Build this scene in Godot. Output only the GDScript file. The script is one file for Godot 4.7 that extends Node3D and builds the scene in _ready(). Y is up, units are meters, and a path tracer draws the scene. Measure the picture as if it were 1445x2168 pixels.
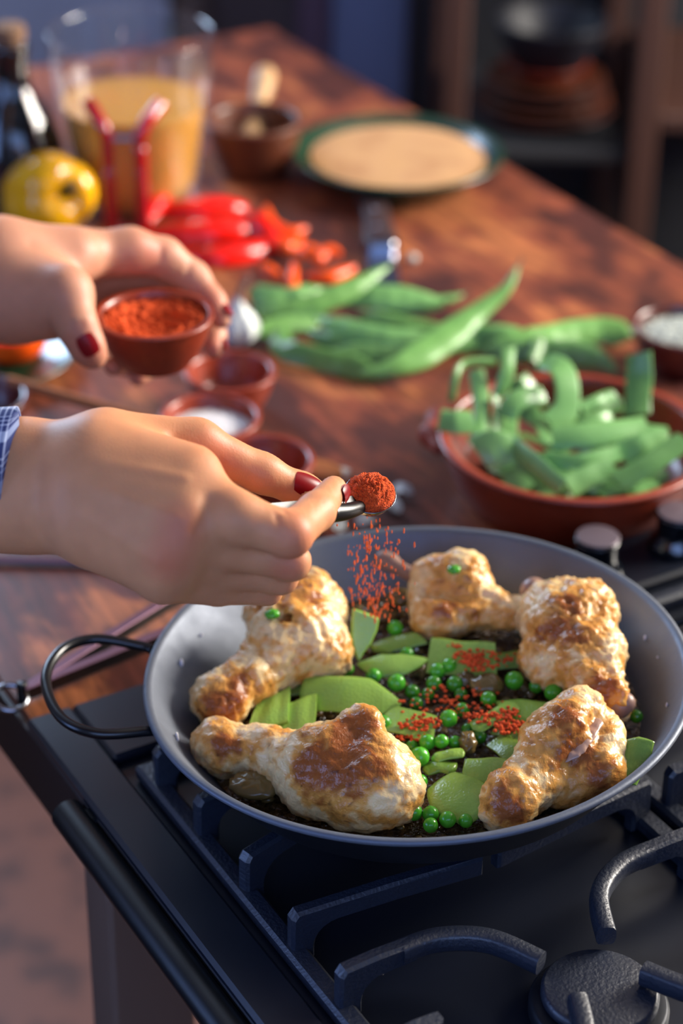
extends Node3D
# A kitchen table with a gas hob let into its end: a pan of chicken legs, peas and flat beans, and a cook
# sprinkling ground paprika from a spoon. The table top is at y = 0, the floor at y = -0.9; metres.

const ALONG := Vector3(0.51204, 0.0, 0.85896)    # along the table, towards the camera
const ACROSS := Vector3(0.85896, 0.0, -0.51204)  # across the table, away from the cook
const CORNER := Vector3(-0.1704, 0.0000, -1.0279)
var M := {}
var taken := {}
var rng := RandomNumberGenerator.new()
var lump := FastNoiseLite.new()


class Geo:
	var v := PackedVector3Array()
	var i := PackedInt32Array()
	var c := PackedColorArray()
	var uv := PackedVector2Array()

	func pt(p: Vector3, t := Vector2.ZERO) -> int:
		v.append(p)
		uv.append(t)
		return v.size() - 1

	func tri(a: int, b: int, d: int) -> void:
		i.append(a)
		i.append(b)
		i.append(d)

	func quad(a: int, b: int, d: int, e: int) -> void:
		tri(a, b, d)
		tri(a, d, e)

	func outward() -> Geo:   # front faces run clockwise
		var s := 0.0
		for k in range(0, i.size(), 3):
			s += v[i[k]].dot(v[i[k + 1]].cross(v[i[k + 2]]))
		if s > 0.0:
			flip()
		return self

	func flip() -> Geo:
		for k in range(0, i.size(), 3):
			var t := i[k + 1]
			i[k + 1] = i[k + 2]
			i[k + 2] = t
		return self

	func add(o: Geo) -> Geo:
		var n := v.size()
		if c.size() or o.c.size():
			while c.size() < n:
				c.append(Color.WHITE)
		v.append_array(o.v)
		uv.append_array(o.uv)
		c.append_array(o.c)
		if c.size():
			while c.size() < v.size():
				c.append(Color.WHITE)
		for k in o.i:
			i.append(k + n)
		return self

	func moved(t: Transform3D) -> Geo:
		for k in v.size():
			v[k] = t * v[k]
		return self

	func normals() -> PackedVector3Array:
		var n := PackedVector3Array()
		n.resize(v.size())
		for k in range(0, i.size(), 3):
			var a := i[k]
			var b := i[k + 1]
			var d := i[k + 2]
			var f := (v[d] - v[a]).cross(v[b] - v[a])
			n[a] += f
			n[b] += f
			n[d] += f
		for k in n.size():
			n[k] = n[k].normalized() if n[k].length_squared() > 1e-30 else Vector3.UP
		return n

	func mesh() -> ArrayMesh:
		var a := []
		a.resize(Mesh.ARRAY_MAX)
		a[Mesh.ARRAY_VERTEX] = v
		a[Mesh.ARRAY_NORMAL] = normals()
		a[Mesh.ARRAY_TEX_UV] = uv
		if c.size() == v.size():
			a[Mesh.ARRAY_COLOR] = c
		a[Mesh.ARRAY_INDEX] = i
		var m := ArrayMesh.new()
		m.add_surface_from_arrays(Mesh.PRIMITIVE_TRIANGLES, a)
		return m

	func base() -> Vector3:
		var b := AABB(v[0], Vector3.ZERO)
		for p in v:
			b = b.expand(p)
		return Vector3(b.get_center().x, b.position.y, b.get_center().z)

	func flat() -> Geo:   # every triangle its own corners, for hard edges
		var w := PackedVector3Array()
		var t := PackedVector2Array()
		var j := PackedInt32Array()
		for k in i.size():
			w.append(v[i[k]])
			t.append(uv[i[k]])
			j.append(k)
		v = w
		uv = t
		i = j
		return self


# ---------------------------------------------------------------- naming and placing
func numbered(called: String) -> String:
	var n: int = taken.get(called, 0)
	taken[called] = n + 1
	return called if n == 0 else "%s_%03d" % [called, n]


func tag(o: Node3D, label: String, category: String, group := "", kind := "") -> Node3D:
	if label:
		o.set_meta("label", label)
	if category:
		o.set_meta("category", category)
	if group:
		o.set_meta("group", group)
	if kind:
		o.set_meta("kind", kind)
	return o


func thing(called: String, label: String, category: String, at := Vector3.ZERO, group := "") -> Node3D:
	var o := Node3D.new()
	o.name = numbered(called)
	o.position = at
	add_child(o)
	return tag(o, label, category, group)


func part(called: String, g: Geo, m: Material, parent: Node3D, label := "") -> MeshInstance3D:
	# g is given in world axes and taken into the parent's
	var o := MeshInstance3D.new()
	o.name = called
	var inv := Transform3D()
	var p: Node = parent
	while p is Node3D and p != self:
		inv = p.transform * inv
		p = p.get_parent()
	g.moved(inv.affine_inverse())
	var b := g.base()
	g.moved(Transform3D(Basis(), -b))
	o.position = b
	o.mesh = g.mesh()
	o.material_override = m
	parent.add_child(o, true)
	if label:
		o.set_meta("label", label)
	return o


func single(called: String, g: Geo, m: Material, label: String, category: String, group := "", kind := "") -> MeshInstance3D:
	var o := part(numbered(called), g, m, self)
	tag(o, label, category, group, kind)
	return o


func structure(called: String, g: Geo, m: Material) -> MeshInstance3D:
	var o := part(called, g, m, self)
	o.set_meta("kind", "structure")
	return o


func local(n: Node3D) -> Transform3D:
	return n.transform


# ---------------------------------------------------------------- shapes
func lathe(prof: Array, seg := 48, at := Vector3.ZERO, up := Vector3.UP) -> Geo:
	var g := Geo.new()
	var b := frame(up)
	for k in prof.size():
		for s in seg + 1:
			var a := TAU * s / seg
			g.pt(at + b * Vector3(cos(a) * prof[k].x, prof[k].y, sin(a) * prof[k].x), Vector2(float(s) / seg, float(k) / prof.size()))
	for k in prof.size() - 1:
		for s in seg:
			var q := k * (seg + 1) + s
			g.quad(q, q + 1, q + seg + 2, q + seg + 1)
	# the seam: both ends lie on one another; give them one normal by sharing the first column
	for k in g.i.size():
		if g.i[k] % (seg + 1) == seg:
			g.i[k] -= seg
	return g.outward()


func frame(up: Vector3) -> Basis:
	var y := up.normalized()
	var x := Vector3.RIGHT - y * y.x
	if x.length() < 0.1:
		x = Vector3.FORWARD - y * y.dot(Vector3.FORWARD)
	x = x.normalized()
	return Basis(x, y, x.cross(y))


func curve(pts: Array, n: int) -> Array:   # Catmull-Rom through the points, evenly by length
	var c := Curve3D.new()
	c.bake_interval = 0.002
	for k in pts.size():
		var t: Vector3 = (pts[mini(k + 1, pts.size() - 1)] - pts[maxi(k - 1, 0)]) / 6.0
		c.add_point(pts[k], -t, t)
	var out := []
	var l := c.get_baked_length()
	for k in n + 1:
		out.append(c.sample_baked(l * k / n, true))
	return out


func ringed(path: Array, shape: Callable, sides: int, face := Vector3.UP, caps := true) -> Geo:
	# rings of points round a path: shape(u, a, k) gives (across, along the face) of each
	var g := Geo.new()
	var n := path.size()
	var last := face
	for k in n:
		var t: Vector3 = (path[mini(k + 1, n - 1)] - path[maxi(k - 1, 0)]).normalized()
		var f := last - t * last.dot(t)
		if f.length() < 0.05:
			f = Vector3.RIGHT - t * t.x
		f = f.normalized()
		last = f if face == Vector3.ZERO else last
		var s := t.cross(f)
		var u := float(k) / (n - 1)
		for j in sides:
			var a := TAU * j / sides
			var p: Vector3 = shape.call(u, a)
			g.pt(path[k] + s * p.x + f * p.y + t * p.z, Vector2(float(j) / sides, u))
	for k in n - 1:
		for j in sides:
			var j2 := (j + 1) % sides
			g.quad(k * sides + j, k * sides + j2, (k + 1) * sides + j2, (k + 1) * sides + j)
	if caps:
		for e in [0, n - 1]:
			var mid := Vector3.ZERO
			for j in sides:
				mid += g.v[e * sides + j] / sides
			var ring := []
			for j in sides:
				ring.append(g.pt(g.v[e * sides + j]))
			var c := g.pt(mid)
			for j in sides:
				if e == 0:
					g.tri(c, ring[(j + 1) % sides], ring[j])
				else:
					g.tri(c, ring[j], ring[(j + 1) % sides])
	return g.outward()


func tube(pts: Array, r0: float, r1 := -1.0, sides := 14, n := 0) -> Geo:
	var path := curve(pts, n if n else maxi(2, (pts.size() - 1) * 8)) if pts.size() > 2 else pts
	var e := r0 if r1 < 0.0 else r1
	return ringed(path, func(u, a): return Vector3(cos(a), sin(a), 0) * lerpf(r0, e, u), sides)


func torus(at: Vector3, up: Vector3, big: float, small: float, seg := 40, sides := 12) -> Geo:
	var g := Geo.new()
	var b := frame(up)
	for k in seg:
		var a := TAU * k / seg
		for j in sides:
			var c := TAU * j / sides
			g.pt(at + b * Vector3(cos(a) * (big + small * cos(c)), small * sin(c), sin(a) * (big + small * cos(c))))
	for k in seg:
		for j in sides:
			var k2 := (k + 1) % seg
			var j2 := (j + 1) % sides
			g.quad(k * sides + j, k2 * sides + j, k2 * sides + j2, k * sides + j2)
	return g.outward()


func slab(at: Vector3, x: Vector3, y: Vector3, z: Vector3, bev := 0.002) -> Geo:
	# a box with chamfered edges: centre and three half axes
	var g := Geo.new()
	var l := [x.length(), y.length(), z.length()]
	var d := [x.normalized(), y.normalized(), z.normalized()]
	bev = minf(bev, minf(l[0], minf(l[1], l[2])) * 0.9)
	var id := {}
	for sx in [-1, 1]:
		for sy in [-1, 1]:
			for sz in [-1, 1]:
				var s := [sx, sy, sz]
				for ax in 3:
					var p := at
					for q in 3:
						p += d[q] * s[q] * (l[q] if q == ax else l[q] - bev)
					id[[sx, sy, sz, ax]] = g.pt(p)
	for ax in 3:
		var p := (ax + 1) % 3
		var q := (ax + 2) % 3
		for s in [-1, 1]:
			var f := []
			for c in [[-1, -1], [1, -1], [1, 1], [-1, 1]]:
				var k := [0, 0, 0, ax]
				k[ax] = s
				k[p] = c[0]
				k[q] = c[1]
				f.append(id[k])
			if s > 0:
				f.reverse()
			g.quad(f[0], f[1], f[2], f[3])
		# the edges that run along axis ax
		for e in [[-1, -1], [1, -1], [1, 1], [-1, 1]]:
			var w := []
			for c in [[-1, p], [-1, q], [1, q], [1, p]]:
				var k := [0, 0, 0, c[1]]
				k[ax] = c[0]
				k[p] = e[0]
				k[q] = e[1]
				w.append(id[k])
			if e[0] * e[1] > 0:
				w.reverse()
			g.quad(w[0], w[1], w[2], w[3])
	for sx in [-1, 1]:
		for sy in [-1, 1]:
			for sz in [-1, 1]:
				var t := [id[[sx, sy, sz, 0]], id[[sx, sy, sz, 1]], id[[sx, sy, sz, 2]]]
				if sx * sy * sz > 0:
					t.reverse()
				g.tri(t[0], t[1], t[2])
	g.flat()
	for k in range(0, g.i.size(), 3):   # convex: turn each triangle away from the middle
		var p := g.v[k]
		if (g.v[k + 2] - p).cross(g.v[k + 1] - p).dot((p + g.v[k + 1] + g.v[k + 2]) / 3.0 - at) < 0.0:
			g.v[k] = g.v[k + 1]
			g.v[k + 1] = p
	return g


func plank(s0: float, s1: float, t0: float, t1: float, y0: float, y1: float, bev := 0.002) -> Geo:
	# a box in the table's own directions
	return slab(CORNER + ALONG * (s0 + s1) / 2 + ACROSS * (t0 + t1) / 2 + Vector3.UP * (y0 + y1) / 2, ALONG * (s1 - s0) / 2, Vector3.UP * (y1 - y0) / 2, -ACROSS * (t1 - t0) / 2, bev)


func box(x0: float, x1: float, y0: float, y1: float, z0: float, z1: float, bev := 0.003) -> Geo:
	return slab(Vector3(x0 + x1, y0 + y1, z0 + z1) / 2, Vector3((x1 - x0) / 2, 0, 0), Vector3(0, (y1 - y0) / 2, 0), Vector3(0, 0, (z1 - z0) / 2), bev)


func extrude(outline: PackedVector2Array, at: Vector3, x: Vector3, y: Vector3, thick: float, bev := 0.0015) -> Geo:
	# a flat plate: the outline in directions x and y, thickened to both sides, edges chamfered
	var g := Geo.new()
	var z := x.cross(y).normalized()
	var n := outline.size()
	var area := 0.0
	for k in n:
		area += outline[k].cross(outline[(k + 1) % n])
	if area < 0.0:
		outline.reverse()
	var inner := PackedVector2Array()
	for k in n:
		var a := (outline[k] - outline[(k + n - 1) % n]).normalized()
		var b := (outline[(k + 1) % n] - outline[k]).normalized()
		var m := (Vector2(-a.y, a.x) + Vector2(-b.y, b.x)).normalized()
		inner.append(outline[k] + m * bev)
	var tris := Geometry2D.triangulate_polygon(inner)
	var put := func(p: Vector2, h: float): return at + x * p.x + y * p.y + z * h
	for side in [-1, 1]:
		var first := g.v.size()
		for p in inner:
			g.pt(put.call(p, side * thick / 2))
		for k in range(0, tris.size(), 3):
			var turn: float = (inner[tris[k + 1]] - inner[tris[k]]).cross(inner[tris[k + 2]] - inner[tris[k]]) * side
			if turn > 0.0:
				g.tri(first + tris[k], first + tris[k + 2], first + tris[k + 1])
			else:
				g.tri(first + tris[k], first + tris[k + 1], first + tris[k + 2])
	var rows := []
	for r in [[inner, -0.5 * thick], [outline, -0.5 * thick + bev], [outline, 0.5 * thick - bev], [inner, 0.5 * thick]]:
		rows.append(g.v.size())
		for p in r[0]:
			g.pt(put.call(p, r[1]))
	for r in 3:
		for k in n:
			var k2 := (k + 1) % n
			g.quad(rows[r] + k, rows[r + 1] + k, rows[r + 1] + k2, rows[r] + k2)
	return g.flat()


func ball(at: Vector3, r: float, rough := 0.0, seg := 18, squash := Vector3.ONE) -> Geo:
	var g := Geo.new()
	var rings := seg / 2
	for k in rings + 1:
		var b := PI * k / rings
		for s in seg:
			var a := TAU * s / seg
			var d := Vector3(sin(b) * cos(a), cos(b), sin(b) * sin(a))
			var q := r * (1.0 + rough * lump.get_noise_3dv((d * r + at) * 900.0))
			g.pt(at + d * squash * q, Vector2(float(s) / seg, float(k) / rings))
	for k in rings:
		for s in seg:
			var s2 := (s + 1) % seg
			g.quad(k * seg + s, k * seg + s2, (k + 1) * seg + s2, (k + 1) * seg + s)
	return g.outward()


# one smooth skin round many tapered bones: [a, b, radius at a, radius at b, blend]
func skin(bones: Array, cell: float, pit: Array = []) -> Geo:
	var lo := Vector3.INF
	var hi := -Vector3.INF
	for q in bones:
		for e in 2:
			var r: float = q[2 + e] + 3.0 * cell
			lo = lo.min(q[e] - Vector3.ONE * r)
			hi = hi.max(q[e] + Vector3.ONE * r)
	var nx := int((hi.x - lo.x) / cell) + 2
	var ny := int((hi.y - lo.y) / cell) + 2
	var nz := int((hi.z - lo.z) / cell) + 2
	var f := PackedFloat32Array()
	f.resize(nx * ny * nz)
	f.fill(1.0)
	for q in bones + pit:
		var a: Vector3 = q[0]
		var ab: Vector3 = q[1] - a
		var ra: float = q[2]
		var dr: float = q[3] - ra
		var kk: float = q[4]
		var carve: bool = q.size() > 5
		var l2 := maxf(ab.length_squared(), 1e-12)
		var reach := maxf(ra, ra + dr) + kk + 2.0 * cell
		var b0 := (a.min(q[1]) - Vector3.ONE * reach - lo) / cell
		var b1 := (a.max(q[1]) + Vector3.ONE * reach - lo) / cell
		for z in range(maxi(0, int(b0.z)), mini(nz, int(b1.z) + 2)):
			for y in range(maxi(0, int(b0.y)), mini(ny, int(b1.y) + 2)):
				var row := (z * ny + y) * nx
				for x in range(maxi(0, int(b0.x)), mini(nx, int(b1.x) + 2)):
					var p := lo + Vector3(x, y, z) * cell - a
					var h := clampf(p.dot(ab) / l2, 0.0, 1.0)
					var d := (p - ab * h).length() - ra - dr * h
					var e := f[row + x]
					if carve:
						d = -d
						var m := maxf(kk - absf(e - d), 0.0) / kk
						f[row + x] = maxf(e, d) + m * m * kk * 0.25
					else:
						var m := maxf(kk - absf(e - d), 0.0) / kk
						f[row + x] = minf(e, d) - m * m * kk * 0.25
	var g := Geo.new()
	var id := PackedInt32Array()
	id.resize(f.size())
	id.fill(-1)
	var off := [0, 1, nx, nx + 1, nx * ny, nx * ny + 1, nx * ny + nx, nx * ny + nx + 1]
	var edges := [[0, 1], [2, 3], [4, 5], [6, 7], [0, 2], [1, 3], [4, 6], [5, 7], [0, 4], [1, 5], [2, 6], [3, 7]]
	for z in nz - 1:
		for y in ny - 1:
			var row := (z * ny + y) * nx
			for x in nx - 1:
				var o := row + x
				var f0 := f[o]
				if absf(f0) > 2.0 * cell:
					continue
				var s := 0
				for k in 8:
					if f[o + off[k]] < 0.0:
						s += 1
				if s == 0 or s == 8:
					continue
				var p := Vector3.ZERO
				var n := 0
				for e in edges:
					var u := f[o + off[e[0]]]
					var w := f[o + off[e[1]]]
					if (u < 0.0) != (w < 0.0):
						var h := u / (u - w)
						var c0 := Vector3(e[0] & 1, (e[0] >> 1) & 1, e[0] >> 2)
						var c1 := Vector3(e[1] & 1, (e[1] >> 1) & 1, e[1] >> 2)
						p += c0.lerp(c1, h)
						n += 1
				id[o] = g.pt(lo + (Vector3(x, y, z) + p / n) * cell)
	for z in range(1, nz - 1):
		for y in range(1, ny - 1):
			for x in range(1, nx - 1):
				var o := (z * ny + y) * nx + x
				if id[o] < 0:
					continue
				var inside := f[o] < 0.0
				for ax in 3:
					var step: int = [1, nx, nx * ny][ax]
					if (f[o + step] < 0.0) == inside:
						continue
					var da: int = [nx, nx * ny, 1][ax]
					var db: int = [nx * ny, 1, nx][ax]
					var q := [id[o], id[o - da], id[o - da - db], id[o - db]]
					if q.min() < 0:
						continue
					if inside:
						g.quad(q[0], q[3], q[2], q[1])
					else:
						g.quad(q[0], q[1], q[2], q[3])
	return g.outward()


func relax(g: Geo, times := 1) -> Geo:   # evens a skin out
	for t in times:
		var sum := PackedVector3Array()
		var n := PackedInt32Array()
		sum.resize(g.v.size())
		n.resize(g.v.size())
		for k in range(0, g.i.size(), 3):
			for j in 3:
				var a := g.i[k + j]
				sum[a] += g.v[g.i[k + (j + 1) % 3]]
				n[a] += 1
		for k in g.v.size():
			if n[k]:
				g.v[k] = g.v[k].lerp(sum[k] / n[k], 0.5)
	return g


# a flat bean pod or a cut length of one
func pod(pts: Array, width: float, thick: float, face: Vector3, tips := Vector2(1, 1), seeds := 6.0, slant := 0.0, tint := Color.WHITE, twist := 0.0) -> Geo:
	var n := 30
	var path := curve(pts, n)
	var ph := rng.randf() * TAU
	var shape := func(u, a):
		var w := width * 0.5
		if tips.x > 0.0:
			w *= pow(clampf(u / (0.24 * tips.x), 0.0, 1.0), 0.75) * 0.96 + 0.04
		if tips.y > 0.0:
			w *= pow(clampf((1.0 - u) / (0.24 * tips.y), 0.0, 1.0), 0.75) * 0.96 + 0.04
		w *= 1.0 + 0.04 * sin(u * 9.0 + ph)
		var h := thick * 0.5 * (0.80 + 0.20 * pow(absf(sin(u * PI * seeds + ph)), 1.5)) * minf(1.0, w / width * 2.5 + 0.1)
		var x := cos(a) * w
		var y: float = signf(sin(a)) * pow(absf(sin(a)), 1.35) * h + 0.05 * w * cos(a * 2.0 + ph)
		var tw: float = twist * (u - 0.5)
		return Vector3(x * cos(tw) - y * sin(tw), x * sin(tw) + y * cos(tw), slant * x)
	var g := ringed(path, shape, 16, face)
	for k in g.v.size():
		var nn := lump.get_noise_3dv(g.v[k] * 300.0)
		var edge := 1.12 if k % 16 in [0, 8] else 1.0
		g.c.append(Color(tint.r * edge * (1.0 + 0.18 * nn), tint.g * edge * (1.0 + 0.1 * nn), tint.b * edge * (1.0 + 0.2 * nn)))
	return g


func bowl_profile(r: float, h: float, foot: float, wall: float) -> Array:
	# a thrown bowl from the foot outside over a rounded rim and down inside to the middle
	return [Vector2(0, 0), Vector2(foot * 0.97, 0), Vector2(foot, 0.001), Vector2(foot, h * 0.06), Vector2(lerpf(foot, r, 0.42), h * 0.28), Vector2(lerpf(foot, r, 0.72), h * 0.55), Vector2(lerpf(foot, r, 0.9), h * 0.8), Vector2(r * 0.985, h * 0.88), Vector2(r * 1.012, h * 0.93), Vector2(r * 1.012, h * 0.975), Vector2(r * 0.995, h), Vector2(r - wall * 0.6, h), Vector2(r - wall, h * 0.97), Vector2(r - wall * 1.05, h * 0.9), Vector2(lerpf(foot, r, 0.9) - wall, h * 0.78), Vector2(lerpf(foot, r, 0.7) - wall, h * 0.52), Vector2(lerpf(foot, r, 0.4) - wall, h * 0.3), Vector2(foot * 0.6, h * 0.16), Vector2(0, h * 0.14)]


func heap(at: Vector3, r: float, high: Callable, seg := 48, rings := 22, below := 0.006) -> Geo:
	# a mound of something loose: high(x, z) is its height over at, it closes underneath
	var g := Geo.new()
	for k in rings + 1:
		var q := r * k / rings
		for s in seg:
			var a := TAU * s / seg
			var p := Vector2(cos(a), sin(a)) * q
			g.pt(at + Vector3(p.x, high.call(p.x, p.y), p.y))
	for k in rings:
		for s in seg:
			var s2 := (s + 1) % seg
			g.quad(k * seg + s, k * seg + s2, (k + 1) * seg + s2, (k + 1) * seg + s)
	var c := g.pt(at - Vector3.UP * below)
	for s in seg:
		g.tri(rings * seg + s, rings * seg + (s + 1) % seg, c)
	return g.outward()


# ---------------------------------------------------------------- materials
func mat(called: String, c: Color, rough := 0.6, metal := 0.0) -> StandardMaterial3D:
	var m := StandardMaterial3D.new()
	m.resource_name = called
	m.albedo_color = c
	m.roughness = rough
	m.metallic = metal
	M[called] = m
	return m


func noise_tex(freq: float, octaves: int, seed_: int, ramp: Array = [], size := 512, kind := FastNoiseLite.TYPE_SIMPLEX_SMOOTH) -> NoiseTexture2D:
	var n := FastNoiseLite.new()
	n.noise_type = kind
	n.frequency = freq
	n.fractal_octaves = octaves
	n.seed = seed_
	var t := NoiseTexture2D.new()
	t.width = size
	t.height = size
	t.seamless = true
	t.noise = n
	if ramp:
		var g := Gradient.new()
		g.offsets = PackedFloat32Array()
		var off := PackedFloat32Array()
		var col := PackedColorArray()
		for k in ramp.size():
			off.append(float(k) / (ramp.size() - 1))
			col.append(ramp[k])
		g.offsets = off
		g.colors = col
		t.color_ramp = g
	return t


func triplanar(m: StandardMaterial3D, scale: Vector3) -> StandardMaterial3D:
	m.uv1_triplanar = true
	m.uv1_scale = scale
	return m


func rough_skin(m: StandardMaterial3D, t: Texture2D, cm: float, scale := Vector3.ZERO) -> StandardMaterial3D:
	m.heightmap_enabled = true
	m.heightmap_texture = t
	m.heightmap_scale = cm
	return triplanar(m, scale) if scale else m


func table_picture(w: int, h: int) -> Image:   # varnished boards: long grain, dark worn clouds
	var im := Image.create(w, h, false, Image.FORMAT_RGB8)
	var a := FastNoiseLite.new()
	a.seed = 5
	a.frequency = 1.0
	a.fractal_octaves = 3
	for y in h:
		for x in w:
			var u := float(x) / w * 0.80
			var v := float(y) / h * 1.15
			var bend := a.get_noise_2d(u * 3.0, v * 2.0) * 0.02
			var grain := a.get_noise_2d((u + bend) * 95.0 + 40.0, v * 4.5)
			var fine := a.get_noise_2d((u + bend) * 420.0, v * 22.0 + 9.0)
			var cloud := a.get_noise_3d(u * 7.0, v * 5.0, 3.0) + 0.6 * a.get_noise_3d(u * 26.0, v * 15.0, 8.0)
			var stain_and_shade := smoothstep(-0.08, 0.40, cloud)
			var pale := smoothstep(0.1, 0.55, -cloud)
			stain_and_shade = maxf(stain_and_shade, 0.85 * smoothstep(0.30, 0.10, u + 0.10 * cloud) * smoothstep(0.70, 0.90, v + 0.1 * cloud))   # shade over the front left end, painted into the wood colour
			var c := Color(0.44, 0.22, 0.15).lerp(Color(0.24, 0.115, 0.10), stain_and_shade * 0.9).lerp(Color(0.63, 0.38, 0.22), pale * 0.75)
			var k := 1.0 + 0.30 * grain + 0.16 * fine
			im.set_pixel(x, y, Color(c.r * k, c.g * k, c.b * k))
	return im


func plaid_picture() -> Image:
	var im := Image.create(256, 256, false, Image.FORMAT_RGB8)
	for y in 256:
		for x in 256:
			var c := Color(0.10, 0.17, 0.40)
			for p in [x % 128, y % 128]:
				if p > 20 and p < 52:
					c = c.lerp(Color(0.80, 0.84, 0.92), 0.55)
				if p > 70 and p < 76 or p > 86 and p < 92 or p > 102 and p < 108:
					c = c.lerp(Color(0.85, 0.88, 0.95), 0.6)
			if (x + y) % 4 < 2:
				c = c.darkened(0.08)
			im.set_pixel(x, y, c)
	return im


func make_materials() -> void:
	var fine := noise_tex(0.02, 4, 1)
	var lumps := noise_tex(0.012, 3, 2)
	var m := mat("table_wood", Color.WHITE, 0.46)
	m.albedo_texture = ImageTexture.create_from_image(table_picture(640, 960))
	m.metallic_specular = 0.45
	rough_skin(m, noise_tex(0.03, 3, 6), 0.02)
	mat("table_edge", Color(0.10, 0.07, 0.08), 0.5)
	m = mat("terracotta", Color(0.56, 0.20, 0.10), 0.36)
	m.albedo_texture = noise_tex(0.02, 4, 9, [Color(0.78, 0.72, 0.72), Color(1, 1, 1), Color(1, 0.95, 0.9)])
	m.clearcoat_enabled = true
	m.clearcoat = 0.3
	m.clearcoat_roughness = 0.15
	rough_skin(m, lumps, 0.02, Vector3(18, 18, 18))
	m = mat("matte_terracotta", Color(0.52, 0.19, 0.10), 0.6)
	m = mat("dark_terracotta", Color(0.30, 0.10, 0.07), 0.3)
	m.clearcoat_enabled = true
	m.clearcoat = 0.6
	m.clearcoat_roughness = 0.1
	rough_skin(m, lumps, 0.02, Vector3(18, 18, 18))
	m = mat("pan_outside", Color(0.13, 0.135, 0.155), 0.45, 0.5)
	m = mat("pan_steel", Color(0.39, 0.41, 0.45), 0.64, 0.55)
	m.roughness_texture = noise_tex(0.01, 4, 12, [Color(0.75, 0.75, 0.75), Color(1, 1, 1)])
	rough_skin(m, noise_tex(0.05, 3, 13), 0.008, Vector3(14, 14, 14))
	m = mat("pan_handle", Color(0.03, 0.035, 0.05), 0.28)
	m = mat("broth", Color(0.30, 0.22, 0.12), 0.12)
	m.albedo_texture = noise_tex(0.025, 4, 15, [Color(0.45, 0.4, 0.5), Color(1, 1, 1), Color(1.0, 0.95, 0.7)])
	m.metallic_specular = 0.6
	rough_skin(m, noise_tex(0.02, 4, 16), 0.3, Vector3(12, 12, 12))
	for q in [["bean_green", Color(0.44, 0.64, 0.36), 0.29], ["cooked_bean", Color(0.54, 0.69, 0.30), 0.24]]:
		m = mat(q[0], q[1], q[2])
		m.vertex_color_use_as_albedo = true
		m.metallic_specular = 0.5
		rough_skin(m, fine, 0.025, Vector3(40, 40, 40))
	m = mat("pea_green", Color(0.30, 0.66, 0.16), 0.22)
	m.vertex_color_use_as_albedo = true
	m = mat("chicken", Color.WHITE, 0.28)
	m.vertex_color_use_as_albedo = true
	m.subsurf_scatter_enabled = true
	m.subsurf_scatter_strength = 0.12
	m.metallic_specular = 0.42
	rough_skin(m, noise_tex(0.03, 4, 21), 0.05, Vector3(22, 22, 22))
	m = mat("bone", Color(0.55, 0.42, 0.36), 0.4)
	m = mat("skin", Color.WHITE, 0.5)
	m.vertex_color_use_as_albedo = true
	m.subsurf_scatter_enabled = true
	m.subsurf_scatter_strength = 0.18
	m.metallic_specular = 0.4
	rough_skin(m, noise_tex(0.06, 4, 22, [], 512, FastNoiseLite.TYPE_CELLULAR), 0.012, Vector3(30, 30, 30))
	mat("nail_polish", Color(0.50, 0.015, 0.05), 0.32).metallic_specular = 0.35
	m = mat("plaid", Color.WHITE, 0.85)
	m.albedo_texture = ImageTexture.create_from_image(plaid_picture())
	m.uv1_scale = Vector3(4, 6, 1)
	m = mat("plaid_shirt", Color(0.75, 0.75, 0.75), 0.85)
	m.albedo_texture = M.plaid.albedo_texture
	triplanar(m, Vector3(7, 7, 7))
	mat("dark_cloth", Color(0.08, 0.09, 0.13), 0.9)
	mat("dark_hair", Color(0.10, 0.06, 0.04), 0.6)
	m = mat("paprika", Color(0.90, 0.33, 0.07), 0.95)
	m.albedo_texture = noise_tex(0.04, 4, 23, [Color(0.55, 0.35, 0.3), Color(1, 1, 1), Color(1, 1, 1)])
	rough_skin(m, noise_tex(0.06, 5, 24), 0.15, Vector3(30, 30, 30))
	mat("paprika_grain", Color(0.95, 0.40, 0.12), 0.9)
	m = mat("steel", Color(0.62, 0.63, 0.66), 0.2, 1.0)
	mat("black_plastic", Color(0.02, 0.024, 0.035), 0.35)
	m = mat("hob_enamel", Color(0.065, 0.08, 0.12), 0.3)
	m.metallic_specular = 0.55
	m = mat("cast_iron", Color(0.09, 0.115, 0.17), 0.42)
	m.metallic_specular = 0.6
	rough_skin(m, fine, 0.03, Vector3(30, 30, 30))
	mat("knob_side", Color(0.03, 0.05, 0.075), 0.12).metallic_specular = 0.9
	mat("knob_cap", Color(0.42, 0.37, 0.40), 0.4, 0.4)
	mat("burner_metal", Color(0.10, 0.11, 0.14), 0.5, 0.5)
	m = mat("pale_wood", Color(0.70, 0.55, 0.38), 0.5)
	m = mat("spoon_wood", Color(0.55, 0.31, 0.13), 0.5)
	m = mat("mortar_wood", Color(0.33, 0.16, 0.09), 0.4)
	m = mat("green_glaze", Color(0.06, 0.20, 0.12), 0.26)
	m.metallic_specular = 0.7
	m = mat("tan_food", Color(0.68, 0.51, 0.34), 0.8)
	m.albedo_texture = noise_tex(0.008, 3, 31, [Color(0.9, 0.85, 0.8), Color(1, 1, 1), Color(1, 1, 0.95)])
	triplanar(m, Vector3(5, 5, 5))
	m = mat("red_pepper", Color(0.88, 0.08, 0.03), 0.18)
	mat("orange_pepper", Color(0.95, 0.33, 0.04), 0.22)
	m = mat("yellow_pepper", Color(0.93, 0.68, 0.04), 0.16)
	mat("stem_green", Color(0.10, 0.17, 0.05), 0.6)
	m = mat("garlic_skin", Color(0.78, 0.80, 0.78), 0.45)
	mat("garlic_stem", Color(0.52, 0.40, 0.33), 0.8)
	mat("rice", Color(0.70, 0.72, 0.68), 0.6)
	mat("salt", Color(0.86, 0.84, 0.84), 0.6)
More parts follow.
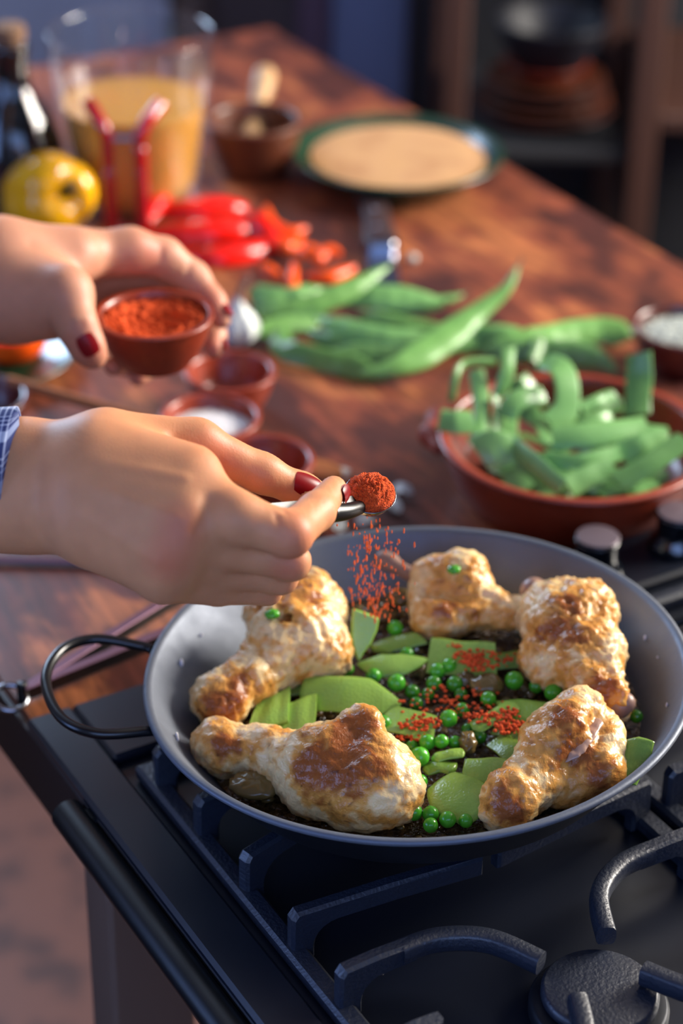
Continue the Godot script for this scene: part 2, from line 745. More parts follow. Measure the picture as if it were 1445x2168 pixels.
	mat("onion", Color(0.42, 0.34, 0.18), 0.2)
	mat("onion_white", Color(0.66, 0.52, 0.44), 0.2)
	mat("juice", Color(0.76, 0.54, 0.22), 0.25)
	m = mat("clear_glass", Color(0.45, 0.50, 0.60, 0.02), 0.03)
	m.transparency = BaseMaterial3D.TRANSPARENCY_ALPHA
	m = mat("bottle_glass", Color(0.02, 0.03, 0.045, 0.88), 0.05)
	m.transparency = BaseMaterial3D.TRANSPARENCY_ALPHA
	m.metallic_specular = 0.8
	m = mat("window_glass", Color(0.9, 0.95, 1.0, 0.04), 0.02)
	m.transparency = BaseMaterial3D.TRANSPARENCY_ALPHA
	mat("red_plastic", Color(0.66, 0.02, 0.08), 0.12).metallic_specular = 0.7
	mat("cork", Color(0.45, 0.33, 0.24), 0.9)
	mat("plaster", Color(0.31, 0.27, 0.27), 0.9)
	mat("pale_plaster", Color(0.45, 0.45, 0.48), 0.9)
	mat("door_paint", Color(0.46, 0.51, 0.64), 0.6)
	mat("mauve_trim", Color(0.36, 0.28, 0.35), 0.6)
	m = mat("shelf_wood", Color(0.22, 0.11, 0.07), 0.6)
	mat("rust_plate", Color(0.24, 0.11, 0.09), 0.5)
	mat("knife_handle", Color(0.24, 0.18, 0.18), 0.3)
	mat("shelf_dark", Color(0.055, 0.06, 0.09), 0.7)
	m = mat("floor_tile", Color(0.34, 0.20, 0.15), 0.55)
	m.albedo_texture = noise_tex(0.012, 4, 41, [Color(0.55, 0.5, 0.5), Color(1, 1, 1), Color(1, 1, 1)])
	triplanar(m, Vector3(2.0, 2.0, 2.0))
	mat("leg_paint", Color(0.44, 0.36, 0.31), 0.55)
	mat("navy_bowl", Color(0.02, 0.03, 0.09), 0.55)
	mat("pale_rod", Color(0.50, 0.36, 0.42), 0.3, 0.6)


func speckle(g: Geo, freq: float, amount: float) -> Geo:   # roughens a mesh along its normals
	var n := g.normals()
	for k in g.v.size():
		g.v[k] += n[k] * lump.get_noise_3dv(g.v[k] * freq) * amount
	return g


# ---------------------------------------------------------------- the place
func _ready() -> void:
	rng.seed = 11
	lump.seed = 3
	lump.frequency = 1.0
	lump.fractal_octaves = 3
	view_and_light()
	make_materials()
	room()
	table()
	hob()
	var pan := paella_pan()
	food_in_pan(pan)
	cazuela_and_cut_beans()
	whole_beans()
	small_bowls()
	cook()
	far_things()


func view_and_light() -> void:
	var cam := Camera3D.new()
	cam.name = "camera"
	add_child(cam)
	cam.position = Vector3(0, 0.758, 0)
	cam.basis = Basis.from_euler(Vector3(deg_to_rad(-30.6), 0, 0)) * Basis(Vector3(0, 0, 1), deg_to_rad(0.9))
	var lens := CameraAttributesPhysical.new()
	lens.frustum_focal_length = 75.0
	lens.frustum_focus_distance = 1.09
	lens.exposure_aperture = 4.1
	cam.attributes = lens
	cam.fov = rad_to_deg(2.0 * atan(1084.0 / 4500.0))
	cam.near = 0.05
	cam.far = 40.0
	var env := Environment.new()
	var sky := Sky.new()
	var air := ProceduralSkyMaterial.new()
	air.sky_top_color = Color(0.45, 0.60, 0.90)
	air.sky_horizon_color = Color(0.70, 0.80, 0.95)
	air.ground_bottom_color = Color(0.20, 0.22, 0.25)
	air.ground_horizon_color = Color(0.45, 0.50, 0.58)
	air.sky_energy_multiplier = 1.0
	sky.sky_material = air
	env.background_mode = Environment.BG_SKY
	env.sky = sky
	env.tonemap_mode = Environment.TONE_MAPPER_LINEAR
	env.tonemap_exposure = 2.45
	env.sdfgi_enabled = true
	env.ssao_enabled = true
	env.ssil_enabled = true
	var w := WorldEnvironment.new()
	w.name = "world"
	w.environment = env
	add_child(w)
	# daylight coming in at the four windows of the room: the big one on the right, a smaller one at the back on
	# the left, one in the left wall and an added one behind the camera for cool fill
	daylight("daylight_right", Vector3(1.90, 0.95, -2.05), Vector3(0, 0, -2.05), Vector2(1.1, 1.05), Color(1.0, 0.965, 0.91), 7.6)
	daylight("daylight_back", Vector3(-1.25, 0.95, -3.15), Vector3(-0.2, 0, -1.4), Vector2(0.9, 1.1), Color(0.78, 0.88, 1.0), 2.2)
	daylight("daylight_left", Vector3(-1.85, 0.55, -0.4), Vector3(0, 0.0, -0.4), Vector2(1.2, 1.2), Color(0.55, 0.69, 1.0), 0.75)
	daylight("added_fill_behind", Vector3(0.2, 0.95, 0.70), Vector3(0.2, 0, -1.0), Vector2(2.0, 1.1), Color(0.60, 0.73, 1.0), 0.55)


func daylight(called: String, at: Vector3, towards: Vector3, size: Vector2, c: Color, energy: float) -> void:
	var l := AreaLight3D.new()
	l.name = called
	add_child(l)
	l.position = at
	var flat := Vector3(towards.x - at.x, 0, towards.z - at.z)
	if absf(flat.x) > absf(flat.z):
		l.basis = Basis.looking_at(Vector3(signf(flat.x), 0, 0), Vector3.UP)
	else:
		l.basis = Basis.looking_at(Vector3(0, 0, signf(flat.z)), Vector3.UP)
	l.area_size = size
	l.light_color = c
	l.light_energy = energy
	l.shadow_enabled = true
	l.area_range = 12.0


func wall_with_window(called: String, at: Vector3, x: Vector3, half: float, lo: float, hi: float, wc: float, wh: float, wlo: float, whi: float, m: Material) -> void:
	# a wall in direction x round one opening; half its length, lo..hi its height; the opening is wc +- wh, wlo..whi
	var g := Geo.new()
	var z := x.cross(Vector3.UP)
	for r in [[-half, wc - wh, lo, hi], [wc + wh, half, lo, hi], [wc - wh, wc + wh, lo, wlo], [wc - wh, wc + wh, whi, hi]]:
		g.add(slab(at + x * (r[0] + r[1]) / 2 + Vector3.UP * (r[2] + r[3]) / 2, x * (r[1] - r[0]) / 2, Vector3.UP * (r[3] - r[2]) / 2, z * 0.06, 0.001))
	structure(called, g, m)


var panes := 0


func window_in(at: Vector3, x: Vector3, wh: float, wlo: float, whi: float) -> void:
	panes += 1
	var z := x.cross(Vector3.UP)
	var g := Geo.new()
	for s in [-1, 0, 1]:
		g.add(slab(at + x * (wh - 0.03) * s + Vector3.UP * (wlo + whi) / 2, x * 0.025, Vector3.UP * (whi - wlo) / 2, z * 0.03, 0.004))
	for y in [wlo + 0.03, whi - 0.03]:
		g.add(slab(at + Vector3.UP * y, x * wh, Vector3.UP * 0.025, z * 0.028, 0.004))
	var o := structure("window_%d" % panes, g, M.door_paint)
	for s in [-1, 1]:
		part("pane", slab(at + x * wh / 2 * s + Vector3.UP * (wlo + whi) / 2, x * (wh / 2 - 0.02), Vector3.UP * ((whi - wlo) / 2 - 0.03), z * 0.003, 0.0005), M.window_glass, o)


func room() -> void:
	structure("floor", box(-2.1, 2.2, -0.98, -0.9, -3.5, 0.9), M.floor_tile)
	structure("ceiling", box(-2.1, 2.2, 1.75, 1.83, -3.5, 0.9), M.pale_plaster)
	wall_with_window("wall_right", Vector3(2.06, 0, -1.3), Vector3(0, 0, 1), 2.2, -0.9, 1.75, -0.75, 0.6, 0.37, 1.53, M.plaster)
	window_in(Vector3(2.06, 0, -2.05), Vector3(0, 0, 1), 0.6, 0.37, 1.53)
	wall_with_window("wall_left", Vector3(-2.0, 0, -1.3), Vector3(0, 0, -1), 2.2, -0.9, 1.75, -0.9, 0.65, -0.1, 1.2, M.plaster)
	window_in(Vector3(-2.0, 0, -0.4), Vector3(0, 0, -1), 0.65, -0.1, 1.2)
	wall_with_window("wall_back", Vector3(0.05, 0, -3.3), Vector3(1, 0, 0), 2.1, -0.9, 1.75, -1.3, 0.5, 0.35, 1.55, M.plaster)
	window_in(Vector3(-1.25, 0, -3.3), Vector3(1, 0, 0), 0.5, 0.35, 1.55)
	wall_with_window("wall_front", Vector3(0.05, 0, 0.84), Vector3(1, 0, 0), 2.1, -0.9, 1.75, 0.15, 1.05, 0.38, 1.52, M.pale_plaster)
	window_in(Vector3(0.2, 0, 0.84), Vector3(1, 0, 0), 1.05, 0.38, 1.52)  # added window, never in view, for the cool fill from behind the camera
	# the painted door and the boards of the back wall seen above the table's far end
	var d := structure("door_1", plank_z(-0.62, -0.28, -0.9, 1.1, -3.24, 0.03), M.door_paint)
	part("door_panel", plank_z(-0.57, -0.33, -0.35, 0.9, -3.215, 0.012), M.door_paint, d)
	part("door_handle", tube([Vector3(-0.31, 0.1, -3.22), Vector3(-0.31, 0.1, -3.18), Vector3(-0.37, 0.1, -3.175)], 0.008), M.steel, d)
	structure("trim_1", plank_z(-0.08, -0.03, -0.9, 1.7, -3.22, 0.02), M.mauve_trim)
	structure("trim_2", plank_z(-0.03, 0.09, -0.9, 1.7, -3.235, 0.02), M.door_paint)
	structure("trim_3", plank_z(-0.27, -0.22, -0.9, 1.7, -3.235, 0.02), M.plaster)


func plank_z(x0: float, x1: float, y0: float, y1: float, z: float, half: float) -> Geo:
	return box(x0, x1, y0, y1, z - half, z + half, 0.004)


# ---------------------------------------------------------------- table and hob
func on(s: float, t: float, y: float) -> Vector3:   # a place in the table's own directions
	return CORNER + ALONG * s + ACROSS * t + Vector3.UP * y


func table() -> void:
	var o := thing("kitchen_table", "long varnished wooden kitchen table with worn dark patches, all the cooking things stand on it", "table", on(-0.2, 0.37, -0.9))
	var g := plank(-1.108, 0.72, -0.012, 0.755, -0.034, 0.0, 0.003)
	for k in g.v.size():
		var d := g.v[k] - CORNER
		g.uv[k] = Vector2((d.dot(ACROSS) + 0.02) / 0.80 + d.y * 2.0, (d.dot(ALONG) + 1.11) / 1.15 + d.y)
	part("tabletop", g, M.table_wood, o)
	part("edge_strip", plank(-1.10, 0.715, -0.016, -0.0125, -0.046, -0.0004, 0.0004), M.table_edge, o, "dark edge strip on the front")
	part("apron", plank(-1.02, 0.66, 0.06, 0.085, -0.12, -0.0345), M.leg_paint, o)
	part("apron", plank(-1.02, 0.66, 0.67, 0.695, -0.12, -0.0345), M.leg_paint, o)
	for q in [[-1.03, 0.01], [-1.03, 0.68], [0.045, -0.005], [0.045, 0.68]]:
		part("leg", plank(q[0], q[0] + 0.036, q[1], q[1] + 0.055, -0.9, -0.0345, 0.003), M.leg_paint, o)


func rail(pts: Array, r: float) -> Geo:   # a cast bar with rounded top along a path
	var path := curve(pts, 18)
	return ringed(path, func(_u, a): return Vector3(signf(cos(a)) * pow(absf(cos(a)), 0.55) * r, signf(sin(a)) * pow(absf(sin(a)), 0.7) * r * 1.15, 0), 12, Vector3.UP)


func fin(s: float, t0: float, t1: float, into: float) -> Geo:
	# one cast tooth of the grate: a foot outside, an arched plate that thins towards the burner
	var d := signf(t1 - t0)
	var l := absf(t1 - t0)
	var p := PackedVector2Array([Vector2(0, 0.004), Vector2(0, 0.032), Vector2(0.003, 0.036), Vector2(l * 0.5, 0.037), Vector2(l, 0.036), Vector2(l, 0.024), Vector2(l * 0.55, 0.0245)])
	for k in 6:
		var a := PI / 2 + PI / 2 * k / 5
		p.append(Vector2(0.026 + cos(a) * 0.013, 0.0115 + sin(a) * 0.0125))
	p.append(Vector2(0.013, 0.004))
	var y := (ACROSS * d + ALONG * into).normalized()
	return extrude(p, on(s, t0, 0), y, Vector3.UP, 0.0085, 0.0018)


func make_grate(label: String, shift: float) -> void:
	var o := thing("grate", label, "pan support", on(0.25, 0.135 + shift, 0.003), "cast iron grates")
	var at := func(s, t, y): return on(s, t + shift, y)
	for q in [[0.075, 0.445, 0.018, 0.030], [0.075, 0.445, 0.2405, 0.2525]]:
		part("frame_bar", plank(q[0], q[1], q[2] + shift, q[3] + shift, 0.0035, 0.0125, 0.002), M.cast_iron, o)
	for s in [0.075, 0.438]:
		part("frame_bar", plank(s, s + 0.010, 0.0305 + shift, 0.240 + shift, 0.0035, 0.0125, 0.002), M.cast_iron, o)
	for side in [0, 1]:
		var t0: float = 0.0215 if side == 0 else 0.2495
		var d := 1.0 if side == 0 else -1.0
		for q in [[0.0945, 0.075, 0.25], [0.146, 0.085, 0.0], [0.2005, 0.075, -0.25], [0.2515, 0.11, 0.09], [0.351, 0.027, 0.0]]:
			part("finger", fin(q[0], t0 + shift, t0 + d * q[1] + shift, q[2] * 1.0), M.cast_iron, o)
		for q in [[0.2994, 1.0], [0.4100, -1.0]]:
			part("finger", fin(q[0], t0 + shift, t0 + d * 0.045 + shift, 0.0), M.cast_iron, o)
			var e: float = q[1]
			var path := [at.call(q[0], t0 + d * 0.036, 0.0305), at.call(q[0] + e * 0.002, t0 + d * 0.058, 0.0305), at.call(q[0] + e * 0.015, t0 + d * 0.080, 0.0300), at.call(q[0] + e * 0.040, t0 + d * 0.094, 0.0290)]
			part("curved_finger", rail(path, 0.0052), M.cast_iron, o)


func burner(called_label: String, at: Vector3, r: float) -> void:
	var o := thing("gas_burner", called_label, "burner", at)
	part("burner_ring", lathe([Vector2(r * 0.5, 0.003), Vector2(r * 0.95, 0.003), Vector2(r, 0.005), Vector2(r, 0.011), Vector2(r * 0.94, 0.014), Vector2(r * 0.5, 0.014), Vector2(r * 0.5, 0.003)], 48, Vector3(at.x, 0, at.z)), M.burner_metal, o)
	part("burner_cap", lathe([Vector2(0, 0.0145), Vector2(r * 0.80, 0.0145), Vector2(r * 0.84, 0.016), Vector2(r * 0.84, 0.0195), Vector2(r * 0.78, 0.022), Vector2(r * 0.4, 0.0232), Vector2(0, 0.0235)], 48, Vector3(at.x, 0, at.z)), M.cast_iron, o)


func hob() -> void:
	var o := thing("gas_hob", "dark blue black gas hob with raised rim standing on the near end of the table", "hob", on(0.3, 0.26, 0))
	part("base_plate", plank(0.0, 0.62, -0.0165, 0.54, 0.0004, 0.003, 0.001), M.hob_enamel, o)
	for q in [[0.0, 0.62, -0.0170, 0.0118], [0.0, 0.62, 0.517, 0.54], [0.0, 0.060, 0.0122, 0.5166], [0.597, 0.62, 0.0122, 0.5166]]:
		part("rim", plank(q[0], q[1], q[2], q[3], 0.0031, 0.010, 0.0022), M.hob_enamel, o)
	part("front_rail", tube([on(0.078, -0.0255, -0.004), on(0.63, -0.0255, -0.004)], 0.0098, -1.0, 24), M.black_plastic, o)
	for s in [0.085, 0.60]:
		part("rail_bracket", plank(s, s + 0.014, -0.026, -0.012, -0.012, 0.003, 0.002), M.black_plastic, o)
	burner("small round gas burner with dark cap in front of the pan", on(0.362, 0.136, 0.0032), 0.035)
	burner("large gas burner underneath the pan of chicken", on(0.140, 0.136, 0.0032), 0.048)
	make_grate("cast iron grate under the pan, its fingers bending round the front burner", 0.0)
	make_grate("cast iron grate to the right of the pan, behind its right rim", 0.240)
	for q in [["black hob knob with pale cap nearest behind the pan rim", Vector3(0.1681, 0.0385, -1.1920)], ["black hob knob with pale cap at the right edge, beside the bowl of cut beans", Vector3(0.2256, 0.0385, -1.2254)]]:
		var at: Vector3 = q[1]
		at.y = 0.0102
		var k := thing("hob_knob", q[0], "knob", at, "hob knobs")
		part("knob_body", lathe([Vector2(0, 0), Vector2(0.0185, 0), Vector2(0.0190, 0.002), Vector2(0.0180, 0.006), Vector2(0.0150, 0.0095), Vector2(0.0138, 0.013), Vector2(0.0142, 0.022), Vector2(0.0150, 0.0245), Vector2(0.0146, 0.0262), Vector2(0, 0.0262)], 36, at), M.knob_side, k)
		part("knob_cap", lathe([Vector2(0, 0.0263), Vector2(0.0142, 0.0263), Vector2(0.0145, 0.0272), Vector2(0.0138, 0.0280), Vector2(0, 0.0280)], 36, at), M.knob_cap, k, "pale grey cap")


# ---------------------------------------------------------------- the pan and what cooks in it
const PAN_AT := Vector3(0.0433, 0.0823, -0.9728)


func pan_frame() -> Basis:
	return frame(Vector3(-0.0555, 0.9985, 0.0))


func in_pan(x: float, y: float, z: float) -> Vector3:
	return PAN_AT + pan_frame() * Vector3(x, y, z)


func paella_pan() -> Node3D:
	var o := thing("paella_pan", "wide steel paella pan of chicken legs, beans and peas on the gas hob", "pan", PAN_AT - Vector3.UP * 0.046)
	var up := pan_frame().y
	part("pan_outside", lathe([Vector2(0, -0.0435), Vector2(0.110, -0.0435), Vector2(0.117, -0.0415), Vector2(0.1225, -0.0365), Vector2(0.137, -0.018), Vector2(0.1472, -0.0027)], 128, PAN_AT, up), M.pan_outside, o, "dark outside of the pan")
	part("pan_inside", lathe([Vector2(0.1470, -0.0030), Vector2(0.1475, -0.0020), Vector2(0.1492, -0.0018), Vector2(0.1510, -0.0022), Vector2(0.1522, -0.0008), Vector2(0.1518, 0.0010), Vector2(0.1500, 0.0016), Vector2(0.1478, 0.0010), Vector2(0.1462, -0.0008), Vector2(0.1352, -0.0176), Vector2(0.1208, -0.0358), Vector2(0.1155, -0.0400), Vector2(0.108, -0.0420), Vector2(0, -0.0420)], 128, PAN_AT, up).flip(), M.pan_steel, o, "grey steel inside and rolled rim")
	var l := [Vector3(-0.1072, 0.0679, -1.0081), Vector3(-0.1134, 0.0686, -1.0108), Vector3(-0.1405, 0.0721, -1.0122), Vector3(-0.1583, 0.0731, -0.9982), Vector3(-0.1628, 0.0738, -0.9682), Vector3(-0.1505, 0.0735, -0.9343), Vector3(-0.1294, 0.0727, -0.9210), Vector3(-0.1035, 0.0691, -0.9287), Vector3(-0.0977, 0.0675, -0.9315)]
	part("pan_handle", tube(l, 0.0030, -1.0, 16, 60), M.pan_handle, o)
	var r := []
	for p in l:
		var q: Vector3 = pan_frame().inverse() * (p - PAN_AT)
		r.append(PAN_AT + pan_frame() * Vector3(-q.x, q.y, -q.z))
	part("pan_handle", tube(r, 0.0030, -1.0, 16, 60), M.pan_handle, o)
	return o


func chicken_tone(p: Vector3, n: Vector3, browned: Array) -> Color:
	var cream := Color(0.76, 0.54, 0.26)
	var gold := Color(0.64, 0.29, 0.06)
	var brown := Color(0.27, 0.075, 0.016)
	var dark := Color(0.07, 0.022, 0.012)
	var w := lump.get_noise_3dv(p * 45.0) * 0.65 + lump.get_noise_3dv(p * 160.0) * 0.35
	var b := 0.20 + w * 1.0
	for q in browned:
		b += q[2] * clampf(1.3 - (p - q[0]).length() / q[1], 0.0, 1.0)
	var c := cream.lerp(gold, smoothstep(0.08, 0.45, b)).lerp(brown, smoothstep(0.45, 0.95, b))
	var spot := lump.get_noise_3dv(p * 330.0 + Vector3(9, 2, 5))
	return c.lerp(dark, smoothstep(0.42, 0.62, spot) * clampf(b + 0.2, 0.0, 0.8))


func drumstick(label: String, bones: Array, browned: Array, bone_part: Array = [], craggy := 1.0, grooves: Array = []) -> void:
	var g := relax(skin(bones, 0.0019, grooves), 1)
	var n := g.normals()
	for k in g.v.size():
		var p := g.v[k]
		g.v[k] += n[k] * (lump.get_noise_3dv(p * 42.0) * 0.0030 + (0.4 - absf(lump.get_noise_3dv(p * 75.0 + Vector3(7, 1, 3)))) * 0.0016 * craggy + lump.get_noise_3dv(p * 190.0 + Vector3(4, 4, 4)) * 0.0009 * craggy)
	for k in g.v.size():
		g.c.append(chicken_tone(g.v[k], n[k], browned))
	var o := thing("chicken_drumstick", label, "chicken leg", g.base(), "chicken legs in the pan")
	part("meat", g, M.chicken, o)
	if bone_part:
		for b in bone_part:
			part("bone_end", relax(skin(b, 0.0012), 1), M.bone, o, "bare bone end")


func food_in_pan(pan: Node3D) -> void:
	single("cooking_broth", lathe([Vector2(0, -0.034), Vector2(0.118, -0.034), Vector2(0.1236, -0.0312), Vector2(0.1240, -0.0306), Vector2(0.12, -0.0302), Vector2(0.06, -0.0298), Vector2(0, -0.0296)], 96, PAN_AT, pan_frame().y), M.broth, "thin dark glossy broth covering the bottom of the pan", "broth", "", "stuff")
	var K := 0.010
	drumstick("browned chicken drumstick at the upper left of the pan, under the right hand", [
		[Vector3(-0.0713, 0.0579, -0.9758), Vector3(-0.0627, 0.0594, -0.9641), 0.0125, 0.0115, K], [Vector3(-0.0653, 0.0602, -0.9727), Vector3(-0.0462, 0.0633, -0.9933), 0.0125, 0.0115, K],
		[Vector3(-0.0462, 0.0643, -0.9919), Vector3(-0.0268, 0.0704, -1.0193), 0.0130, 0.0230, 0.014], [Vector3(-0.0267, 0.0724, -1.0163), Vector3(-0.0178, 0.0779, -1.0405), 0.0235, 0.0190, 0.014],
		[Vector3(-0.0212, 0.0667, -1.0152), Vector3(-0.0062, 0.0665, -1.0087), 0.0190, 0.0140, 0.012], [Vector3(-0.0437, 0.0775, -1.0329), Vector3(-0.0193, 0.0848, -1.0475), 0.0085, 0.0120, 0.008],
		[Vector3(-0.0495, 0.0751, -1.0402), Vector3(-0.0521, 0.0750, -1.0374), 0.0050, 0.0045, 0.004], [Vector3(-0.0081, 0.0774, -1.0389), Vector3(-0.0029, 0.0737, -1.0248), 0.0095, 0.0060, 0.006]],
		[[Vector3(-0.0328, 0.0861, -1.0350), 0.022, 0.75], [Vector3(-0.0187, 0.0889, -1.0162), 0.012, 0.6], [Vector3(-0.0679, 0.0681, -0.9519), 0.020, 0.75], [Vector3(-0.0567, 0.0727, -0.9636), 0.014, 0.5]], [], 1.5, [[Vector3(-0.0319, 0.0911, -1.0075), Vector3(-0.0077, 0.0815, -1.0131), 0.0038, 0.0030, 0.005, true], [Vector3(-0.0511, 0.0791, -1.0155), Vector3(-0.0407, 0.0897, -1.0268), 0.0025, 0.0025, 0.004, true], [Vector3(-0.0555, 0.0768, -0.9669), Vector3(-0.0460, 0.0773, -0.9596), 0.0025, 0.0025, 0.004, true]])
	drumstick("golden chicken drumstick lying across the front of the pan with a dark brown side", [
		[Vector3(-0.0683, 0.0581, -0.9342), Vector3(-0.0626, 0.0564, -0.9247), 0.0125, 0.0115, K], [Vector3(-0.0629, 0.0584, -0.9305), Vector3(-0.0368, 0.0598, -0.9208), 0.0120, 0.0125, K],
		[Vector3(-0.0368, 0.0598, -0.9208), Vector3(-0.0060, 0.0655, -0.8996), 0.0125, 0.0220, 0.014], [Vector3(-0.0060, 0.0675, -0.8970), Vector3(0.0213, 0.0711, -0.8831), 0.0235, 0.0215, 0.014],
		[Vector3(0.0214, 0.0691, -0.8857), Vector3(0.0301, 0.0655, -0.8785), 0.0190, 0.0120, 0.012], [Vector3(-0.0061, 0.0816, -0.8970), Vector3(0.0124, 0.0906, -0.9123), 0.0095, 0.0085, 0.006],
		[Vector3(0.0124, 0.0906, -0.9123), Vector3(0.0247, 0.0873, -0.8902), 0.0080, 0.0075, 0.006], [Vector3(0.0067, 0.0622, -0.8781), Vector3(0.0190, 0.0609, -0.8723), 0.013, 0.010, 0.008]],
		[[Vector3(-0.0011, 0.0898, -0.8821), 0.026, 0.85], [Vector3(-0.0081, 0.0895, -0.8626), 0.022, 0.6], [Vector3(0.0123, 0.0956, -0.8992), 0.013, 0.8], [Vector3(0.0183, 0.0949, -0.8719), 0.012, 0.6], [Vector3(-0.0606, 0.0705, -0.9144), 0.011, 0.7], [Vector3(0.0261, 0.0813, -0.8439), 0.006, 0.8]], [], 1.1, [[Vector3(0.0050, 0.0952, -0.8752), Vector3(0.0207, 0.0921, -0.8639), 0.0032, 0.0028, 0.005, true], [Vector3(-0.0481, 0.0732, -0.8926), Vector3(-0.0381, 0.0718, -0.8887), 0.0030, 0.0030, 0.005, true]])
	drumstick("chicken drumstick at the back of the pan with a bare bone pointing left", [
		[Vector3(0.0577, 0.0711, -1.0633), Vector3(0.0743, 0.0820, -1.0676), 0.0170, 0.0150, 0.012], [Vector3(0.0589, 0.0832, -1.0705), Vector3(0.0740, 0.0880, -1.0659), 0.0110, 0.0110, 0.008],
		[Vector3(0.0587, 0.0691, -1.0484), Vector3(0.0753, 0.0721, -1.0495), 0.0165, 0.0140, 0.010], [Vector3(0.0744, 0.0740, -1.0619), Vector3(0.0947, 0.0731, -1.0474), 0.0150, 0.0082, 0.010],
		[Vector3(0.0947, 0.0731, -1.0474), Vector3(0.1097, 0.0740, -1.0451), 0.0082, 0.0085, K], [Vector3(0.0518, 0.0848, -1.0715), Vector3(0.0547, 0.0859, -1.0729), 0.007, 0.006, 0.006]],
		[[Vector3(0.0684, 0.0957, -1.0382), 0.020, 0.7], [Vector3(0.0569, 0.0931, -1.0626), 0.010, 0.4], [Vector3(0.0550, 0.0829, -1.0323), 0.012, 0.55], [Vector3(0.0985, 0.0814, -1.0260), 0.016, 0.5]],
		[[[Vector3(0.0295, 0.0775, -1.0909), Vector3(0.0521, 0.0768, -1.0694), 0.0042, 0.0050, 0.003], [Vector3(0.0260, 0.0783, -1.0928), Vector3(0.0300, 0.0786, -1.0904), 0.0060, 0.0055, 0.004]]], 1.7, [[Vector3(0.0513, 0.0837, -1.0512), Vector3(0.0729, 0.0869, -1.0392), 0.0045, 0.0045, 0.006, true], [Vector3(0.0604, 0.1013, -1.0522), Vector3(0.0641, 0.0975, -1.0353), 0.0025, 0.0025, 0.005, true]])
	drumstick("thick wrinkled chicken drumstick standing against the right side of the pan", [
		[Vector3(0.1229, 0.0767, -1.0388), Vector3(0.1409, 0.0857, -1.0305), 0.0190, 0.0180, 0.012], [Vector3(0.1305, 0.0791, -1.0156), Vector3(0.1382, 0.0776, -0.9942), 0.0240, 0.0210, 0.014],
		[Vector3(0.1163, 0.0723, -1.0012), Vector3(0.1196, 0.0705, -0.9898), 0.0140, 0.0120, 0.008], [Vector3(0.1391, 0.0776, -0.9895), Vector3(0.1448, 0.0739, -0.9628), 0.0190, 0.0130, 0.012],
		[Vector3(0.1448, 0.0739, -0.9628), Vector3(0.1521, 0.0723, -0.9563), 0.0130, 0.0110, 0.010], [Vector3(0.1354, 0.0914, -1.0356), Vector3(0.1382, 0.0926, -1.0370), 0.0060, 0.0055, 0.005],
		[Vector3(0.1510, 0.0843, -0.9551), Vector3(0.1536, 0.0824, -0.9489), 0.0060, 0.0055, 0.004], [Vector3(0.1472, 0.0881, -1.0271), Vector3(0.1463, 0.0860, -1.0106), 0.0085, 0.0090, 0.006]],
		[[Vector3(0.1283, 0.0990, -1.0050), 0.020, 0.65], [Vector3(0.1237, 0.0948, -0.9780), 0.016, 0.5], [Vector3(0.1418, 0.0918, -0.9465), 0.020, 0.75], [Vector3(0.1373, 0.0975, -0.9860), 0.010, 0.5], [Vector3(0.1150, 0.0903, -0.9985), 0.012, 0.45]],
		[[[Vector3(0.1141, 0.0822, -1.0544), Vector3(0.1221, 0.0817, -1.0504), 0.0085, 0.0070, 0.004]], [[Vector3(0.1565, 0.0786, -0.9486), Vector3(0.1540, 0.0764, -0.9480), 0.0060, 0.0065, 0.004]]], 2.2, [[Vector3(0.1074, 0.0869, -1.0010), Vector3(0.1253, 0.0999, -0.9705), 0.0035, 0.0035, 0.005, true], [Vector3(0.1220, 0.0957, -0.9583), Vector3(0.1466, 0.0951, -0.9713), 0.0035, 0.0030, 0.005, true], [Vector3(0.1271, 0.0880, -0.9515), Vector3(0.1487, 0.0892, -0.9616), 0.0035, 0.0028, 0.005, true], [Vector3(0.1115, 0.0861, -0.9834), Vector3(0.1136, 0.0862, -0.9763), 0.003, 0.003, 0.005, true]])
	drumstick("brown chicken drumstick at the lower right of the pan, split open on top", [
		[Vector3(0.0886, 0.0688, -0.8719), Vector3(0.0861, 0.0667, -0.8687), 0.0130, 0.0120, K], [Vector3(0.0898, 0.0709, -0.8732), Vector3(0.1055, 0.0737, -0.8898), 0.0130, 0.0120, K],
		[Vector3(0.1055, 0.0737, -0.8898), Vector3(0.1193, 0.0805, -0.9120), 0.0140, 0.0180, 0.012], [Vector3(0.1189, 0.0825, -0.9093), Vector3(0.1307, 0.0852, -0.9258), 0.0182, 0.0140, 0.012],
		[Vector3(0.1181, 0.0684, -0.8881), Vector3(0.1386, 0.0776, -0.8889), 0.0125, 0.0125, 0.0025], [Vector3(0.1407, 0.0837, -0.9230), Vector3(0.1435, 0.0799, -0.9031), 0.0090, 0.0100, 0.0025],
		[Vector3(0.1262, 0.0899, -0.9269), Vector3(0.1279, 0.0910, -0.9276), 0.0085, 0.0075, 0.006]],
		[[Vector3(0.1194, 0.1006, -0.8994), 0.020, 0.75], [Vector3(0.0835, 0.0805, -0.8570), 0.020, 0.8], [Vector3(0.1302, 0.0871, -0.8731), 0.020, 0.8], [Vector3(0.1383, 0.0876, -0.8688), 0.012, 0.5], [Vector3(0.1063, 0.0918, -0.8823), 0.010, 0.35]], [], 1.3, [[Vector3(0.1165, 0.0944, -0.8743), Vector3(0.1377, 0.0976, -0.9082), 0.0045, 0.0045, 0.005, true], [Vector3(0.1186, 0.0855, -0.8781), Vector3(0.1439, 0.0899, -0.8898), 0.0035, 0.0035, 0.005, true]])
